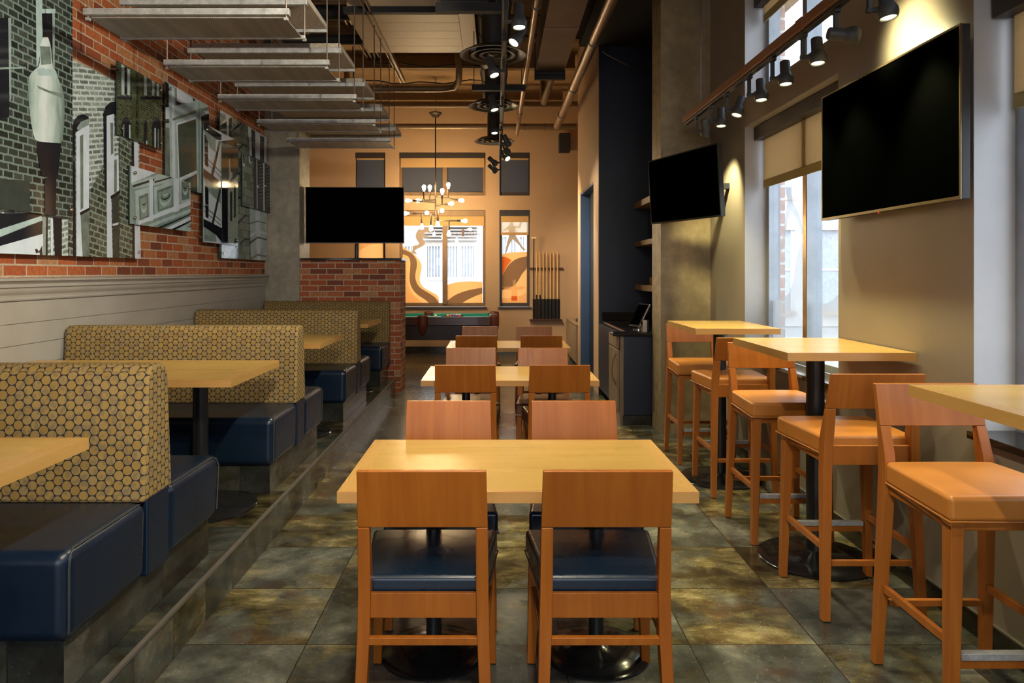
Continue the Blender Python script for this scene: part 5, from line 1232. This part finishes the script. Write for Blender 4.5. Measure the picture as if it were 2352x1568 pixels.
for (x, y), d, dy in bulbs:
    b = MB(); b.lathe([(.0005, -.01), (.014, -.008), (.016, .012), (.024, .03), (.033, .055), (.034, .068), (.027, .088), (.013, .099), (.0005, .102)], 'bulb_glow', cp(x, y, -dy), d, 14); b.build('bulb', None, r)

# ---------------------------------------------------------------- service counter in the navy alcove
r = thing('service_counter', 'service counter with black stone top in the navy alcove', 'counter', (0, 0, 0))
b = MB(); b.box(1.235, 1.50, 6.99, 7.03, .095, .86, 'navy_paint'); b.build('end_panel', None, r, bevel=.002)
b = MB(); b.box(1.20, 1.234, 6.985, 7.60, 0.0, .86, 'cabinet_wood'); b.box(1.235, 1.95, 7.031, 8.68, .095, .86, 'navy_paint'); b.build('carcass', None, r, bevel=.002)
b = MB(); b.box(1.183, 1.199, 7.03, 7.58, .13, .72, 'cabinet_wood'); dd = b.build('door', None, r, bevel=.003)
b = MB(); b.tube([(1.181, 7.12, .68), (1.15, 7.12, .60), (1.142, 7.12, .52), (1.15, 7.12, .44), (1.181, 7.12, .37)], .007, 'bronze_pipe', 8); b.build('handle', None, dd)
b = MB(); b.box(1.183, 1.199, 7.03, 7.58, .735, .85, 'cabinet_wood'); b.build('drawer', None, r, bevel=.003)
b = MB(); b.box(1.225, 1.50, 6.975, 6.99, 0, .094, 'base_tile'); b.build('plinth', None, r, bevel=.002)
b = MB(); b.box(1.12, 1.503, 6.93, 7.12, .862, .90, 'granite'); b.box(1.27, 1.955, 7.121, 8.68, .862, .90, 'granite'); b.build('worktop', None, r, bevel=.018, seg=4)
b = MB(); b.box(1.27, 1.955, 8.655, 8.682, .901, 1.0, 'granite'); b.build('backsplash', None, r, bevel=.003)
r = thing('card_terminal', 'black payment tablet tilted on a stand on the stone counter', 'tablet', (1.44, 7.30, .901), R(-62))
b = MB(); b.lathe([(.0005, 0), (.055, 0), (.055, .008), (.02, .014), (.016, .016)], 'chrome', n=20); b.build('stand_base', None, r)
b = MB(); b.bar((0, 0, .014), (0, .03, .12), .03, .014, .03, .014, 'chrome', (1, 0, 0)); b.build('stand_arm', None, r)
M4 = Matrix.Translation((0, .015, .145)) @ Matrix.Rotation(R(-32), 4, 'X')
b = MB(); b.box(-.08, .08, -.012, .012, -.125, .125, 'black_matt'); b.box(-.084, .084, -.006, .006, -.129, .129, 'silver_box'); b.build('tablet_case', None, r, bevel=.003, mat4=M4)
b = MB(); b.box(-.073, .073, -.015, -.0125, -.117, .117, 'screen_black'); b.build('screen', None, r, sharp=0, mat4=M4)
r = thing('napkin_holder', 'silver and black napkin box by the concrete column on the counter', 'box', (1.455, 7.05, .9005))
b = MB(); b.box(-.03, .03, -.04, .06, .0, .115, 'black_gloss'); b.build('case', None, r, bevel=.004)
b = MB(); b.box(-.032, .01, -.044, -.041, .0, .113, 'silver_box'); b.build('face_plate', None, r, bevel=.001)
for i, (z0, z1) in enumerate(((1.27, 1.335), (1.785, 1.842), (2.24, 2.31))):
    b = MB(); b.box(-.15, .15, -.5, .5, 0, z1-z0, 'ledge_wood')
    tag(b.build('wall_shelf', None, bevel=.003), ['lowest thick wooden shelf in the navy alcove, holding mugs', 'middle thick wooden shelf in the navy alcove', 'highest thick wooden shelf in the navy alcove, by the television'][i], 'shelf', 'thick wooden shelves in the alcove').location = (1.812, 8.19, z0)
for i, (dx, dy, m) in enumerate(((0, 0, 'copper'), (.09, .02, 'black_gloss'), (.17, .0, 'black_gloss'))):
    c = thing('mug', ['copper-coloured mug at the end of the lowest alcove shelf', 'black mug next to the copper mug on the alcove shelf', 'black mug nearest the column on the lowest alcove shelf'][i], 'mug', (1.735+dx, 7.95+dy, 1.3355), 0, 'mugs on the alcove shelf')
    b = MB(); b.lathe([(.0005, 0), (.035, 0), (.044, .02), (.046, .05), (.043, .088), (.040, .088), (.042, .05), (.038, .012), (.0005, .008)], m, n=22); b.build('body', None, c)
    b = MB(); b.tube([(.044, 0, .075), (.07, 0, .07), (.075, 0, .045), (.065, 0, .025), (.044, 0, .02)], .005, m, 8); b.build('handle', None, c)
c = thing('bottle', 'green glass bottle standing on the middle alcove shelf', 'bottle', (1.745, 7.85, 1.8425))
b = MB(); b.lathe([(.0005, 0), (.036, 0), (.038, .01), (.038, .15), (.03, .18), (.013, .21), (.013, .26), (.015, .262), (.015, .275), (.0005, .275)], 'glass_green' if 'glass_green' in MATS else 'print_green', n=20); b.build('body', None, c)
